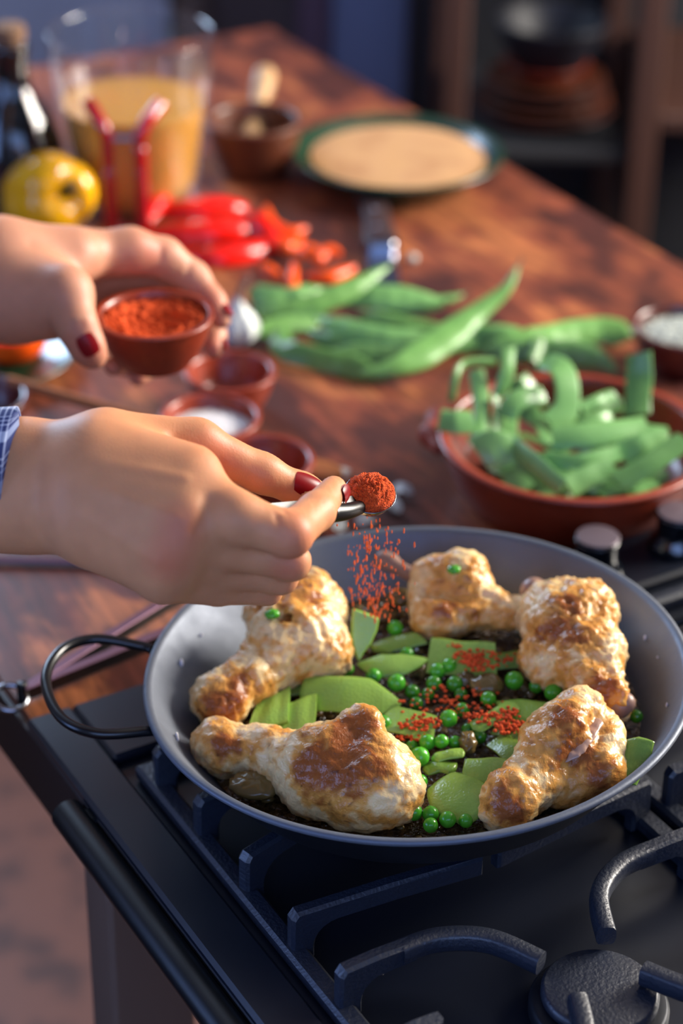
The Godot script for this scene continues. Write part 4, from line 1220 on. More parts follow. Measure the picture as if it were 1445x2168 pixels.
func whole_beans() -> void:
	var up := Vector3.UP
	var list := [
		["longest flat bean, its tail raised towards the right above the heap", [Vector3(0.0121, 0.0100, -1.4756), Vector3(0.0451, 0.0140, -1.4852), Vector3(0.0753, 0.0200, -1.5133), Vector3(0.1063, 0.0300, -1.5480), Vector3(0.1295, 0.0420, -1.5679), Vector3(0.1405, 0.0560, -1.5853)], 0.024, Vector3(-0.2, 0.6, 0.8), Vector2(1.2, 2.0), 0.92],
		["olive flat bean curving along the front of the heap", [Vector3(-0.0499, 0.0120, -1.5555), Vector3(-0.0481, 0.0100, -1.5208), Vector3(-0.0251, 0.0100, -1.5023), Vector3(0.0047, 0.0080, -1.4932), Vector3(0.0349, 0.0050, -1.4758)], 0.020, Vector3(0, 0.6, 0.8), Vector2(0.9, 1.0), 0.72],
		["pale flat bean lying in the middle of the heap", [Vector3(-0.0245, 0.0160, -1.5640), Vector3(0.0062, 0.0160, -1.5405), Vector3(0.0421, 0.0150, -1.5300), Vector3(0.0820, 0.0120, -1.5376)], 0.019, Vector3(0, 0.75, 0.65), Vector2(0.9, 0.9), 1.15],
		["flat bean rising to a yellowish tip beside the knife blade", [Vector3(-0.0747, 0.0140, -1.5726), Vector3(-0.0344, 0.0180, -1.5773), Vector3(0.0039, 0.0260, -1.5981), Vector3(0.0383, 0.0340, -1.6309)], 0.019, Vector3(0, 0.7, 0.7), Vector2(0.8, 1.6), 0.85],
		["shiny flat bean at the back right of the heap below the knife", [Vector3(-0.0156, 0.0160, -1.6099), Vector3(0.0235, 0.0180, -1.6014), Vector3(0.0548, 0.0160, -1.6032), Vector3(0.0844, 0.0120, -1.6055)], 0.022, Vector3(0, 0.7, 0.7), Vector2(0.8, 1.5), 1.15],
		["flat bean at the back left of the heap beside the garlic", [Vector3(-0.0806, 0.0120, -1.6161), Vector3(-0.0587, 0.0140, -1.6089), Vector3(-0.0310, 0.0140, -1.5970)], 0.018, Vector3(0, 0.8, 0.6), Vector2(0.5, 0.8), 1.0],
		["flat bean lying lengthwise beside the garlic bulb", [Vector3(-0.0736, 0.0080, -1.5472), Vector3(-0.0493, 0.0100, -1.5597), Vector3(-0.0151, 0.0100, -1.5806)], 0.019, Vector3(0, 0.8, 0.6), Vector2(0.8, 0.8), 0.85],
		["flat bean at the right whose end runs under the rice bowl side", [Vector3(0.1194, 0.0140, -1.5314), Vector3(0.1519, 0.0120, -1.5349), Vector3(0.1837, 0.0110, -1.5529), Vector3(0.2112, 0.0100, -1.5603), Vector3(0.2326, 0.0080, -1.5512)], 0.023, Vector3(0, 0.7, 0.7), Vector2(1.0, 0.4), 1.0],
		["flat bean bent down at its right end behind the terracotta dish", [Vector3(0.1059, 0.0100, -1.5203), Vector3(0.1430, 0.0120, -1.5150), Vector3(0.1798, 0.0140, -1.5098), Vector3(0.2017, 0.0120, -1.5029), Vector3(0.2156, 0.0040, -1.4945)], 0.021, Vector3(0, 0.6, 0.8), Vector2(0.8, 1.0), 0.85],
		["short flat bean in the middle of the heap below the shiny one", [Vector3(0.0112, 0.0120, -1.5827), Vector3(0.0388, 0.0120, -1.5640), Vector3(0.0674, 0.0100, -1.5551), Vector3(0.0942, 0.0080, -1.5532)], 0.017, Vector3(0, 0.7, 0.7), Vector2(0.9, 1.0), 0.8],
		["flat bean joining the two halves of the heap in the middle", [Vector3(0.0611, 0.0080, -1.5287), Vector3(0.0956, 0.0080, -1.5411), Vector3(0.1284, 0.0080, -1.5510), Vector3(0.1564, 0.0060, -1.5405)], 0.020, Vector3(0, 0.7, 0.7), Vector2(0.8, 0.8), 1.05],
		["flat bean low in the heap under the longest one", [Vector3(-0.0142, 0.0060, -1.5216), Vector3(0.0158, 0.0070, -1.5181), Vector3(0.0496, 0.0070, -1.5160), Vector3(0.0836, 0.0060, -1.5226)], 0.018, Vector3(0, 0.8, 0.6), Vector2(1.0, 1.0), 0.7],
		["flat bean with a thin tail at the back right of the heap", [Vector3(0.0277, 0.0060, -1.6071), Vector3(0.0590, 0.0080, -1.6039), Vector3(0.0865, 0.0120, -1.6112), Vector3(0.1005, 0.0140, -1.6185)], 0.014, Vector3(0, 0.7, 0.7), Vector2(1.0, 2.0), 0.8],
		["flat bean pressed under the pale one in the middle of the heap", [Vector3(-0.0339, 0.0060, -1.5598), Vector3(-0.0107, 0.0080, -1.5373), Vector3(0.0196, 0.0080, -1.5333), Vector3(0.0461, 0.0060, -1.5280)], 0.016, Vector3(0, 0.6, 0.8), Vector2(1.2, 1.2), 0.65],
		["flat bean crossing beneath the tail of the longest one", [Vector3(0.0808, 0.0100, -1.5556), Vector3(0.1071, 0.0120, -1.5472), Vector3(0.1331, 0.0120, -1.5377), Vector3(0.1477, 0.0080, -1.5259)], 0.017, Vector3(0, 0.6, 0.8), Vector2(1.2, 1.2), 1.1],
		["flat bean between garlic and the bean rising to the knife", [Vector3(-0.0787, 0.0080, -1.6007), Vector3(-0.0564, 0.0120, -1.6003), Vector3(-0.0353, 0.0140, -1.6135), Vector3(-0.0118, 0.0120, -1.6281)], 0.016, Vector3(0, 0.6, 0.8), Vector2(0.6, 1.4), 1.05],
		["flat bean with its stalk pointing up behind the dish", [Vector3(0.1565, 0.0220, -1.5291), Vector3(0.1534, 0.0180, -1.5091), Vector3(0.1479, 0.0140, -1.4904)], 0.014, Vector3(0.4, 0.4, 0.8), Vector2(1.4, 0.0), 0.55],
	]
	for b in list:
		var t: float = b[5]
		var o := thing("flat_bean", b[0], "bean", (b[1][0] + b[1][-1]) / 2, "whole flat beans on the table")
		part("bean_pod", pod(b[1], b[2], 0.0068, b[3], b[4], 7.0, 0.0, Color(t, t * rng.randf_range(0.96, 1.03), t * rng.randf_range(0.8, 1.05))), M.bean_green, o)
		var e: Vector3 = b[1][-1]
		var d: Vector3 = (e - b[1][-2]).normalized()
		part("bean_tip", tube([e - d * 0.002, e + d * 0.003, e + d * 0.006 + Vector3.UP * 0.001], 0.0016, 0.0006, 8), M.stem_green, o)


# ---------------------------------------------------------------- bowls on the table
func clay_bowl(label: String, c: Vector3, r: float, h: float, m: Material, group := "small terracotta bowls") -> Node3D:
	var o := thing("clay_bowl", label, "bowl", c, group)
	part("bowl_body", lathe(bowl_profile(r, h, r * 0.62, 0.0045), 64, c), m, o)
	return o


func ground(p: Vector3) -> Vector3:
	return Vector3(p.x, 0.0004, p.z)


func small_bowls() -> void:
	clay_bowl("empty small terracotta bowl on the table in front of the garlic", ground(Vector3(-0.0858, 0.0340, -1.4312)), 0.0345, 0.034, M.terracotta)
	var c := ground(Vector3(-0.0962, 0.0320, -1.3620))
	clay_bowl("small terracotta bowl of white salt behind the right hand", c, 0.0365, 0.032, M.terracotta)
	single("coarse_salt", speckle(heap(c + Vector3.UP * 0.021, 0.0305, func(x, z): return 0.004 * (1.0 - (x * x + z * z) / 0.00093)), 400.0, 0.0016), M.salt, "white salt heaped in the small terracotta bowl", "salt", "", "stuff")
	clay_bowl("wide terracotta bowl with dark brown inside, half hidden behind the right hand", ground(Vector3(-0.0564, 0.0340, -1.2950)), 0.0370, 0.034, M.terracotta)
	c = ground(Vector3(0.2670, 0.0360, -1.5169))
	clay_bowl("dark glazed bowl of white rice at the right edge", c, 0.0410, 0.036, M.dark_terracotta)
	var grains := heap(c + Vector3.UP * 0.026, 0.0345, func(x, z): return 0.006 * (1.0 - (x * x + z * z) / 0.00119))
	var g := Geo.new()
	g.add(grains)
	for k in 420:
		var a := rng.randf() * TAU
		var q := sqrt(rng.randf()) * 0.0335
		var w := rng.randf() * TAU
		var p := c + Vector3(cos(a) * q, 0.0268 + 0.006 * (1.0 - q * q / 0.00119), sin(a) * q)
		var d := Vector3(cos(w), rng.randf_range(-0.3, 0.3), sin(w)) * 0.0026
		g.add(tube([p - d, p, p + d], 0.0010, 0.0009, 6, 3))
	single("white_rice", g, M.rice, "white rice heaped in the dark bowl at the right edge", "rice", "", "stuff")
	c = ground(Vector3(-0.2687, 0.0300, -1.3911))
	clay_bowl("dark terracotta bowl cut off at the left edge beside the wooden spoon", c, 0.036, 0.030, M.dark_terracotta)
	# green plate at the left with a piece of red pepper
	c = ground(Vector3(-0.2788, 0.0120, -1.5026))
	var o := thing("green_plate", "green glazed plate at the left edge under the left wrist", "plate", c)
	part("plate_body", lathe([Vector2(0, 0), Vector2(0.042, 0), Vector2(0.045, 0.003), Vector2(0.068, 0.0115), Vector2(0.070, 0.0130), Vector2(0.068, 0.0140), Vector2(0.046, 0.0068), Vector2(0.040, 0.0040), Vector2(0, 0.0036)], 64, c), M.green_glaze, o)
	var t := c + Vector3(0.018, 0.012, -0.004)
	var th := thing("tomato_half", "red cut tomato lying on the green plate at the left edge", "tomato", t - Vector3.UP * 0.008)
	part("tomato_flesh", speckle(lathe([Vector2(0, 0.018), Vector2(0.012, 0.0175), Vector2(0.024, 0.0165), Vector2(0.0265, 0.015)], 40, t), 250.0, 0.0012), M.red_pepper, th)
	part("tomato_skin", lathe([Vector2(0.0268, 0.0155), Vector2(0.0275, 0.012), Vector2(0.026, 0.003), Vector2(0.019, -0.005), Vector2(0.010, -0.0078), Vector2(0, -0.0082)], 40, t), M.orange_pepper, th)
	# wooden spoon
	var a := Vector3(-0.2504, 0.0300, -1.4162)
	var b := Vector3(0.0001, 0.0140, -1.3080)
	var way := (b - a).normalized()
	var sp := thing("wooden_spoon", "long wooden spoon lying behind the right hand, its handle crossing to the left edge", "spoon", a.lerp(b, 0.5))
	part("spoon_handle", tube([a, a.lerp(b, 0.5), a.lerp(b, 0.86)], 0.0042, 0.0046, 16), M.spoon_wood, sp)
	var path := [a.lerp(b, 0.85), a.lerp(b, 0.90), b - way * 0.012, b]
	part("spoon_head", ringed(curve(path, 16), func(u, q): return Vector3(cos(q) * lerpf(0.0046, 0.0125, smoothstep(0.0, 0.6, u)) * sqrt(maxf(0.03, 1.0 - pow(maxf(0.0, u - 0.55) / 0.46, 2.0))), sin(q) * 0.0040, 0), 18, Vector3.UP), M.spoon_wood, sp)
	# garlic
	c = ground(Vector3(-0.0851, 0.0000, -1.5459))
	var ga := thing("garlic_bulb", "white garlic bulb with dry stem behind the empty terracotta bowl", "garlic", c)
	var gb := lathe([Vector2(0, 0.001), Vector2(0.007, 0.0), Vector2(0.0125, 0.004), Vector2(0.0158, 0.011), Vector2(0.0160, 0.017), Vector2(0.0130, 0.0245), Vector2(0.0075, 0.0305), Vector2(0.0042, 0.036), Vector2(0.0030, 0.042)], 60, c)
	for k in gb.v.size():
		var d := gb.v[k] - c
		var f := 1.0 + 0.07 * cos(atan2(d.z, d.x) * 7.0)
		gb.v[k] = c + Vector3(d.x * f, d.y, d.z * f)
	part("bulb", gb, M.garlic_skin, ga)
	part("dry_stem", tube([c + Vector3(0, 0.036, 0), c + Vector3(0.003, 0.048, -0.001), c + Vector3(0.009, 0.058, -0.003)], 0.0036, 0.0022, 12), M.garlic_stem, ga, "brown dry stem")
	for q in [[Vector3(0.0431, 0.0040, -1.3039), 0.2, "pale garlic peel on the table right of the filled spoon"], [Vector3(0.0362, 0.0030, -1.2830), 0.9, "pale garlic peel on the table just behind the pan rim"], [Vector3(0.0173, 0.0040, -1.2601), -0.4, "pale garlic peel below the filled spoon"], [Vector3(-0.0019, 0.0050, -1.2528), 1.4, "curled garlic peel touching the pan rim beside the fingers"], [Vector3(0.0001, 0.0040, -1.3283), 2.0, "tiny garlic peel at the tip of the wooden spoon"]]:
		var at: Vector3 = q[0]
		var x := Vector3(cos(q[1]), 0, sin(q[1]))
		var pts := [at - x * 0.0075, at + Vector3.UP * 0.004, at + x * 0.0075]
		single("garlic_peel", speckle(pod(pts, 0.0095, 0.0008, Vector3(0, 1, 0.3), Vector2(0.8, 0.8), 1.0, 0.0, Color.WHITE, 0.5), 260.0, 0.0008), M.garlic_skin, q[2], "garlic peel", "garlic peels")
	single("bread_crumb", speckle(ball(Vector3(0.0586, 0.0040, -1.7123), 0.0042, 0.2, 14), 300.0, 0.001), M.rice, "small pale crumb alone on the table right of the knife", "crumb")
	# metal things lying left of the hob
	single("metal_skewer", tube([Vector3(-0.2785, 0.0030, -1.2065), Vector3(-0.1658, 0.0030, -1.2051), Vector3(-0.1233, 0.0030, -1.2034)], 0.0021, -1.0, 12, 6), M.pale_rod, "thin pale metal rod lying on the table under the right wrist", "rod")
	var tg := thing("kitchen_tongs", "dark metal tongs with a hanging ring lying between table and pan handle", "tongs", ground(Vector3(-0.1526, 0.0000, -1.0939)))
	var ring := Vector3(-0.1979, 0.0060, -1.0454)
	part("hanging_ring", torus(ring, Vector3(0.15, 0.9, 0.25), 0.0098, 0.0018, 36, 10), M.steel, tg, "bright wire ring")
	var p0 := Vector3(-0.1907, 0.0070, -1.0476)
	for q in [[Vector3(-0.0899, 0.0070, -1.1288), 0.0], [Vector3(-0.0868, 0.0100, -1.1763), 1.0]]:
		var p1: Vector3 = q[0]
		var w := (p1 - p0).normalized()
		var s := w.cross(Vector3.UP)
		var l := p0.distance_to(p1) / 2
		part("tong_arm", slab(p0.lerp(p1, 0.5), w * l, Vector3.UP * 0.0055, s * 0.0011, 0.0006), M.black_plastic, tg)
		part("arm_flange", slab(p0.lerp(p1, 0.5) + Vector3.UP * 0.006 + s * 0.002, w * l, Vector3.UP * 0.0006, s * 0.0032, 0.0004), M.pale_rod, tg, "pale top edge")
	part("hinge", lathe([Vector2(0, -0.006), Vector2(0.0035, -0.006), Vector2(0.0035, 0.008), Vector2(0, 0.008)], 16, p0), M.black_plastic, tg)


# ---------------------------------------------------------------- the cook
func nail(axis: Vector3, along: Vector3, out: Vector3, r: float, l: float, w: float, parent: Node3D) -> void:
	var y := along.normalized()
	var z := (out - y * out.dot(y)).normalized()
	var x := y.cross(z)
	var at := axis + z * (r + 0.0012)
	var g := Geo.new()
	var rows := 10
	for k in rows + 1:
		for j in rows + 1:
			var u := float(k) / rows * 2.0 - 1.0
			var v := float(j) / rows * 2.0 - 1.0
			var q := Vector2(u * sqrt(1.0 - v * v * 0.35), v * sqrt(1.0 - u * u * 0.25))
			g.pt(at + x * q.x * w / 2 + y * q.y * l / 2 + z * (0.0007 - (r - sqrt(maxf(0.0, r * r - q.x * q.x * w * w / 4.0))) - 0.05 * l * q.y * q.y))
	for k in rows:
		for j in rows:
			var a := k * (rows + 1) + j
			g.quad(a, a + 1, a + rows + 2, a + rows + 1)
	var n := g.v.size()
	for k in n:
		g.pt(g.v[k] - z * 0.0012)
	for k in rows:
		for j in rows:
			var a := n + k * (rows + 1) + j
			g.quad(a, a + rows + 1, a + rows + 2, a + 1)
	part("fingernail", g.outward(), M.nail_polish, parent, "dark red painted nail")


func skin_tone(p: Vector3, red: Array, base: Color) -> Color:
	var n := lump.get_noise_3dv(p * 60.0)
	var c := base * (1.0 + 0.10 * n)
	for q in red:
		c = c.lerp(Color(base.r * 0.95, base.g * 0.62, base.b * 0.66), 0.75 * clampf(1.2 - (p - q[0]).length() / q[1], 0.0, 1.0))
	c.a = 1.0
	return c


func creased(g: Geo, lines: Array) -> Geo:   # folds of skin: [from, to, depth, breadth]
	var n := g.normals()
	for k in g.v.size():
		var d := 0.0
		for q in lines:
			var near := Geometry3D.get_closest_point_to_segment(g.v[k], q[0], q[1])
			var x: float = g.v[k].distance_to(near) / q[3]
			if x < 3.0:
				d += q[2] * exp(-x * x)
		g.v[k] -= n[k] * d
	return g


func sleeve(path: Array, rv: float, rd: float, shear: float) -> Geo:
	# a cloth tube, taller than deep, its mouth cut aslant; folded in at the mouth
	var pts := curve(path, 40)
	var back := pts.duplicate()
	back.reverse()
	var all := pts + back.slice(1, 14)
	var n := all.size()
	var ph := 1.7
	return ringed(all, func(u, a):
		var inner: bool = u * (n - 1) > 40.5
		var s: float = (u * (n - 1)) if not inner else 80.0 - u * (n - 1)
		var k: float = (1.0 if not inner else 0.93) + 0.05 * sin(a * 3.0 + s * 0.35 + ph) * (1.0 - s / 44.0)
		var flipx := -1.0 if inner else 1.0
		return Vector3(cos(a) * rd * k * flipx, sin(a) * rv * k, sin(a) * rv * shear * flipx), 40, Vector3.UP, false)


func cook() -> void:
	var K := 0.006
	# the right hand: pinching the spoon between thumb and first finger, back of the hand to the camera
	var right := [
		[Vector3(-0.2868, 0.2280, -0.9122), Vector3(-0.1588, 0.2437, -0.9099), 0.026, 0.0190, 0.02], [Vector3(-0.2866, 0.2179, -0.9063), Vector3(-0.1585, 0.2271, -0.9001), 0.026, 0.0195, 0.02],
		[Vector3(-0.1588, 0.2437, -0.9099), Vector3(-0.1206, 0.2521, -0.9033), 0.0190, 0.0185, 0.02], [Vector3(-0.1585, 0.2271, -0.9001), Vector3(-0.1224, 0.2283, -0.8892), 0.0195, 0.0210, 0.02],
		[Vector3(-0.1189, 0.2555, -0.8995), Vector3(-0.0734, 0.2522, -0.8859), 0.0190, 0.0165, 0.014], [Vector3(-0.1200, 0.2486, -0.8861), Vector3(-0.0756, 0.2427, -0.8663), 0.0200, 0.0175, 0.014],
		[Vector3(-0.1187, 0.2379, -0.8798), Vector3(-0.0800, 0.2281, -0.8600), 0.0200, 0.0165, 0.014], [Vector3(-0.1155, 0.2276, -0.8772), Vector3(-0.0851, 0.2127, -0.8625), 0.0190, 0.0145, 0.014],
		[Vector3(-0.1098, 0.2294, -0.9014), Vector3(-0.0798, 0.2152, -0.8989), 0.0180, 0.0150, 0.016],
		[Vector3(-0.1138, 0.2553, -0.9168), Vector3(-0.0726, 0.2490, -0.9247), 0.0145, 0.0125, 0.012], [Vector3(-0.0726, 0.2490, -0.9247), Vector3(-0.0401, 0.2306, -0.9289), 0.0118, 0.0094, K],
		[Vector3(-0.0401, 0.2306, -0.9289), Vector3(-0.0199, 0.2181, -0.9331), 0.0094, 0.0086, K], [Vector3(-0.0199, 0.2181, -0.9331), Vector3(-0.0084, 0.2119, -0.9364), 0.0086, 0.0066, K],
		[Vector3(-0.0720, 0.2484, -0.8813), Vector3(-0.0497, 0.2429, -0.8641), 0.0150, 0.0120, K], [Vector3(-0.0497, 0.2429, -0.8641), Vector3(-0.0246, 0.2353, -0.8620), 0.0120, 0.0110, K],
		[Vector3(-0.0246, 0.2353, -0.8620), Vector3(-0.0125, 0.2305, -0.8916), 0.0107, 0.0094, 0.004], [Vector3(-0.0125, 0.2305, -0.8916), Vector3(-0.0041, 0.2271, -0.9198), 0.0092, 0.0070, 0.004],
		[Vector3(-0.0745, 0.2378, -0.8658), Vector3(-0.0546, 0.2243, -0.8670), 0.0145, 0.0108, K], [Vector3(-0.0546, 0.2243, -0.8670), Vector3(-0.0239, 0.2148, -0.8707), 0.0104, 0.0094, 0.0025],
		[Vector3(-0.0239, 0.2148, -0.8707), Vector3(-0.0377, 0.1975, -0.8954), 0.0094, 0.0086, 0.0025], [Vector3(-0.0377, 0.1975, -0.8954), Vector3(-0.0545, 0.1951, -0.9009), 0.0086, 0.0075, 0.0025],
		[Vector3(-0.0788, 0.2221, -0.8634), Vector3(-0.0575, 0.2080, -0.8737), 0.0135, 0.0102, K], [Vector3(-0.0575, 0.2080, -0.8737), Vector3(-0.0292, 0.1997, -0.8804), 0.0096, 0.0086, 0.0025],
		[Vector3(-0.0292, 0.1997, -0.8804), Vector3(-0.0428, 0.1856, -0.9023), 0.0086, 0.0080, 0.0025], [Vector3(-0.0428, 0.1856, -0.9023), Vector3(-0.0573, 0.1853, -0.9067), 0.0080, 0.0070, 0.0025],
		[Vector3(-0.0838, 0.2086, -0.8647), Vector3(-0.0602, 0.1945, -0.8773), 0.0122, 0.0088, K], [Vector3(-0.0602, 0.1945, -0.8773), Vector3(-0.0361, 0.1864, -0.8888), 0.0084, 0.0074, 0.0025],
		[Vector3(-0.0361, 0.1864, -0.8888), Vector3(-0.0478, 0.1767, -0.9063), 0.0074, 0.0068, 0.0025]]
	var g := relax(skin(right, 0.0019), 1)
	creased(g, [[Vector3(-0.0435, 0.2420, -0.9287), Vector3(-0.0461, 0.2312, -0.9199), 0.0011, 0.0013], [Vector3(-0.0397, 0.2408, -0.9280), Vector3(-0.0419, 0.2290, -0.9210), 0.0011, 0.0013], [Vector3(-0.0360, 0.2392, -0.9282), Vector3(-0.0377, 0.2277, -0.9225), 0.0009, 0.0012],
		[Vector3(-0.0305, 0.2480, -0.8579), Vector3(-0.0269, 0.2381, -0.8496), 0.0009, 0.0012], [Vector3(-0.0268, 0.2474, -0.8621), Vector3(-0.0221, 0.2390, -0.8525), 0.0009, 0.0012],
		[Vector3(-0.0812, 0.2615, -0.9088), Vector3(-0.0620, 0.2524, -0.8860), 0.0022, 0.0040], [Vector3(-0.0627, 0.2533, -0.8610), Vector3(-0.0678, 0.2443, -0.8510), 0.0016, 0.0035],
		[Vector3(-0.1205, 0.2462, -0.8591), Vector3(-0.0864, 0.2302, -0.8438), -0.0008, 0.0030], [Vector3(-0.1137, 0.2639, -0.8754), Vector3(-0.0741, 0.2612, -0.8680), -0.0010, 0.0030],
		[Vector3(-0.1152, 0.2568, -0.8654), Vector3(-0.0775, 0.2509, -0.8503), -0.0008, 0.0030]])
	var reds := [[Vector3(-0.0216, 0.2363, -0.8591), 0.014], [Vector3(-0.0222, 0.2227, -0.8568), 0.010], [Vector3(-0.0271, 0.2142, -0.8576), 0.010], [Vector3(-0.0752, 0.2462, -0.8475), 0.014], [Vector3(-0.0809, 0.2302, -0.8439), 0.014], [Vector3(-0.0591, 0.2520, -0.9148), 0.014]]
	for p in g.v:
		g.c.append(skin_tone(p, reds, Color(0.62, 0.265, 0.12)))
	# the left hand: thumb on the near side of the little bowl, fingers behind and under it
	var left := [
		[Vector3(-0.3677, 0.1955, -1.2299), Vector3(-0.2168, 0.2132, -1.2288), 0.026, 0.0220, 0.02], [Vector3(-0.3674, 0.1800, -1.2208), Vector3(-0.2164, 0.1920, -1.2162), 0.026, 0.0235, 0.02],
		[Vector3(-0.2176, 0.2111, -1.2334), Vector3(-0.1749, 0.2056, -1.2475), 0.0220, 0.0185, 0.02], [Vector3(-0.2165, 0.1927, -1.2167), Vector3(-0.1824, 0.1936, -1.2056), 0.0235, 0.0225, 0.02],
		[Vector3(-0.2028, 0.2032, -1.2519), Vector3(-0.1399, 0.1999, -1.2732), 0.0180, 0.0140, 0.014], [Vector3(-0.2056, 0.1871, -1.2656), Vector3(-0.1438, 0.1817, -1.2915), 0.0180, 0.0150, 0.014],
		[Vector3(-0.2069, 0.1737, -1.2693), Vector3(-0.1490, 0.1646, -1.2988), 0.0180, 0.0145, 0.014], [Vector3(-0.2060, 0.1678, -1.2601), Vector3(-0.1560, 0.1537, -1.2923), 0.0180, 0.0135, 0.014],
		[Vector3(-0.2030, 0.1959, -1.2069), Vector3(-0.1716, 0.2067, -1.1901), 0.0250, 0.0165, 0.016], [Vector3(-0.1716, 0.2067, -1.1901), Vector3(-0.1634, 0.1929, -1.1738), 0.0155, 0.0125, 0.008],
		[Vector3(-0.1634, 0.1929, -1.1738), Vector3(-0.1568, 0.1809, -1.1690), 0.0118, 0.0105, K], [Vector3(-0.1568, 0.1809, -1.1690), Vector3(-0.1533, 0.1747, -1.1688), 0.0105, 0.0080, K],
		[Vector3(-0.1399, 0.1999, -1.2732), Vector3(-0.1194, 0.1913, -1.2821), 0.0140, 0.0128, 0.008], [Vector3(-0.1194, 0.1913, -1.2821), Vector3(-0.1004, 0.1755, -1.2843), 0.0128, 0.0112, K],
		[Vector3(-0.1004, 0.1755, -1.2843), Vector3(-0.0874, 0.1639, -1.2728), 0.0108, 0.0092, K], [Vector3(-0.0874, 0.1639, -1.2728), Vector3(-0.0807, 0.1570, -1.2618), 0.0090, 0.0068, K],
		[Vector3(-0.1432, 0.1812, -1.2912), Vector3(-0.1156, 0.1630, -1.3037), 0.0140, 0.0120, 0.008], [Vector3(-0.1156, 0.1630, -1.3037), Vector3(-0.0921, 0.1448, -1.2929), 0.0112, 0.0098, 0.004],
		[Vector3(-0.0921, 0.1448, -1.2929), Vector3(-0.0867, 0.1396, -1.2747), 0.0095, 0.0086, 0.004], [Vector3(-0.0867, 0.1396, -1.2747), Vector3(-0.0860, 0.1360, -1.2610), 0.0084, 0.0070, 0.004],
		[Vector3(-0.1489, 0.1641, -1.2985), Vector3(-0.1269, 0.1353, -1.2954), 0.0135, 0.0105, 0.008], [Vector3(-0.1269, 0.1353, -1.2954), Vector3(-0.1250, 0.1210, -1.2672), 0.0098, 0.0085, 0.004],
		[Vector3(-0.1250, 0.1210, -1.2672), Vector3(-0.1339, 0.1272, -1.2360), 0.0082, 0.0064, 0.004],
		[Vector3(-0.1560, 0.1537, -1.2923), Vector3(-0.1438, 0.1286, -1.2868), 0.0125, 0.0095, 0.008], [Vector3(-0.1438, 0.1286, -1.2868), Vector3(-0.1429, 0.1275, -1.2536), 0.0090, 0.0080, 0.004],
		[Vector3(-0.1429, 0.1275, -1.2536), Vector3(-0.1485, 0.1411, -1.2222), 0.0078, 0.0062, 0.004]]
	var h := relax(skin(left, 0.0023), 1)
	creased(h, [[Vector3(-0.1180, 0.2048, -1.2703), Vector3(-0.1199, 0.1890, -1.2610), 0.0016, 0.0022], [Vector3(-0.1005, 0.1906, -1.2770), Vector3(-0.1064, 0.1759, -1.2683), 0.0012, 0.0018], [Vector3(-0.1584, 0.2061, -1.2072), Vector3(-0.1303, 0.2081, -1.2548), 0.0018, 0.0030], [Vector3(-0.1568, 0.2122, -1.2224), Vector3(-0.1395, 0.2132, -1.2578), 0.0014, 0.0025],
		[Vector3(-0.1652, 0.1985, -1.1620), Vector3(-0.1539, 0.2011, -1.1636), 0.0010, 0.0014], [Vector3(-0.1646, 0.1961, -1.1606), Vector3(-0.1527, 0.1987, -1.1621), 0.0010, 0.0014], [Vector3(-0.1969, 0.2258, -1.2188), Vector3(-0.1847, 0.2042, -1.1828), 0.0012, 0.0030]])
	var reds2 := [[Vector3(-0.1554, 0.1850, -1.1575), 0.016], [Vector3(-0.0891, 0.1694, -1.2610), 0.016], [Vector3(-0.0855, 0.1399, -1.2551), 0.012], [Vector3(-0.1286, 0.1994, -1.2671), 0.016], [Vector3(-0.1470, 0.1437, -1.2144), 0.012], [Vector3(-0.1338, 0.1304, -1.2298), 0.012]]
	for p in h.v:
		h.c.append(skin_tone(p, reds2, Color(0.54, 0.25, 0.15)))  # darker, pinker base than the right hand: its shading put into the colour
	var o := thing("person", "person at the left edge with red nails, sprinkling paprika with one hand, holding a bowl", "person", Vector3(-0.2734, 0.1857, -1.0557))
	var ra := part("right_arm", g, M.skin, o)
	var la := part("left_arm", h, M.skin, o)
	nail(Vector3(-0.0218, 0.2191, -0.9331), Vector3(-0.0079, 0.2119, -0.9364) - Vector3(-0.0294, 0.2241, -0.9309), Vector3(-0.02, 0.80, 0.60), 0.0086, 0.0155, 0.0125, ra)
	nail(Vector3(-0.0054, 0.2271, -0.9152), Vector3(-0.0041, 0.2271, -0.9198) - Vector3(-0.0125, 0.2305, -0.8916), Vector3(0.80, 0.20, 0.55), 0.0074, 0.0095, 0.0090, ra)
	nail(Vector3(-0.1580, 0.1839, -1.1702), Vector3(-0.1533, 0.1747, -1.1688) - Vector3(-0.1588, 0.1856, -1.1706), Vector3(0.22, 0.35, 0.91), 0.0112, 0.0145, 0.0125, la)
	nail(Vector3(-0.0817, 0.1578, -1.2628), Vector3(-0.0807, 0.1570, -1.2618) - Vector3(-0.0874, 0.1639, -1.2728), Vector3(0.85, 0.05, 0.52), 0.0072, 0.0100, 0.0088, la)
	nail(Vector3(-0.0860, 0.1366, -1.2625), Vector3(-0.0860, 0.1360, -1.2610) - Vector3(-0.0867, 0.1396, -1.2747), Vector3(0.88, -0.05, 0.48), 0.0072, 0.0092, 0.0084, la)
	part("sleeve", sleeve([Vector3(-0.3725, 0.2000, -0.9015), Vector3(-0.3009, 0.2172, -0.9070), Vector3(-0.2271, 0.2329, -0.9093), Vector3(-0.1566, 0.2417, -0.9064)], 0.0335, 0.0285, 0.19), M.plaid, o, "blue and white plaid sleeve of the right arm")
	part("sleeve", sleeve([Vector3(-0.4802, 0.1669, -1.2305), Vector3(-0.3863, 0.1842, -1.2267), Vector3(-0.2948, 0.1960, -1.2244), Vector3(-0.2202, 0.2029, -1.2227)], 0.0385, 0.032, 0.0), M.plaid, o, "plaid sleeve of the left arm")
	# the rest of the cook, who stands at the front edge of the table left of the picture
	var sr := Vector3(-0.4178, 0.4600, -0.8571)
	var sl := Vector3(-0.6022, 0.4600, -1.1664)
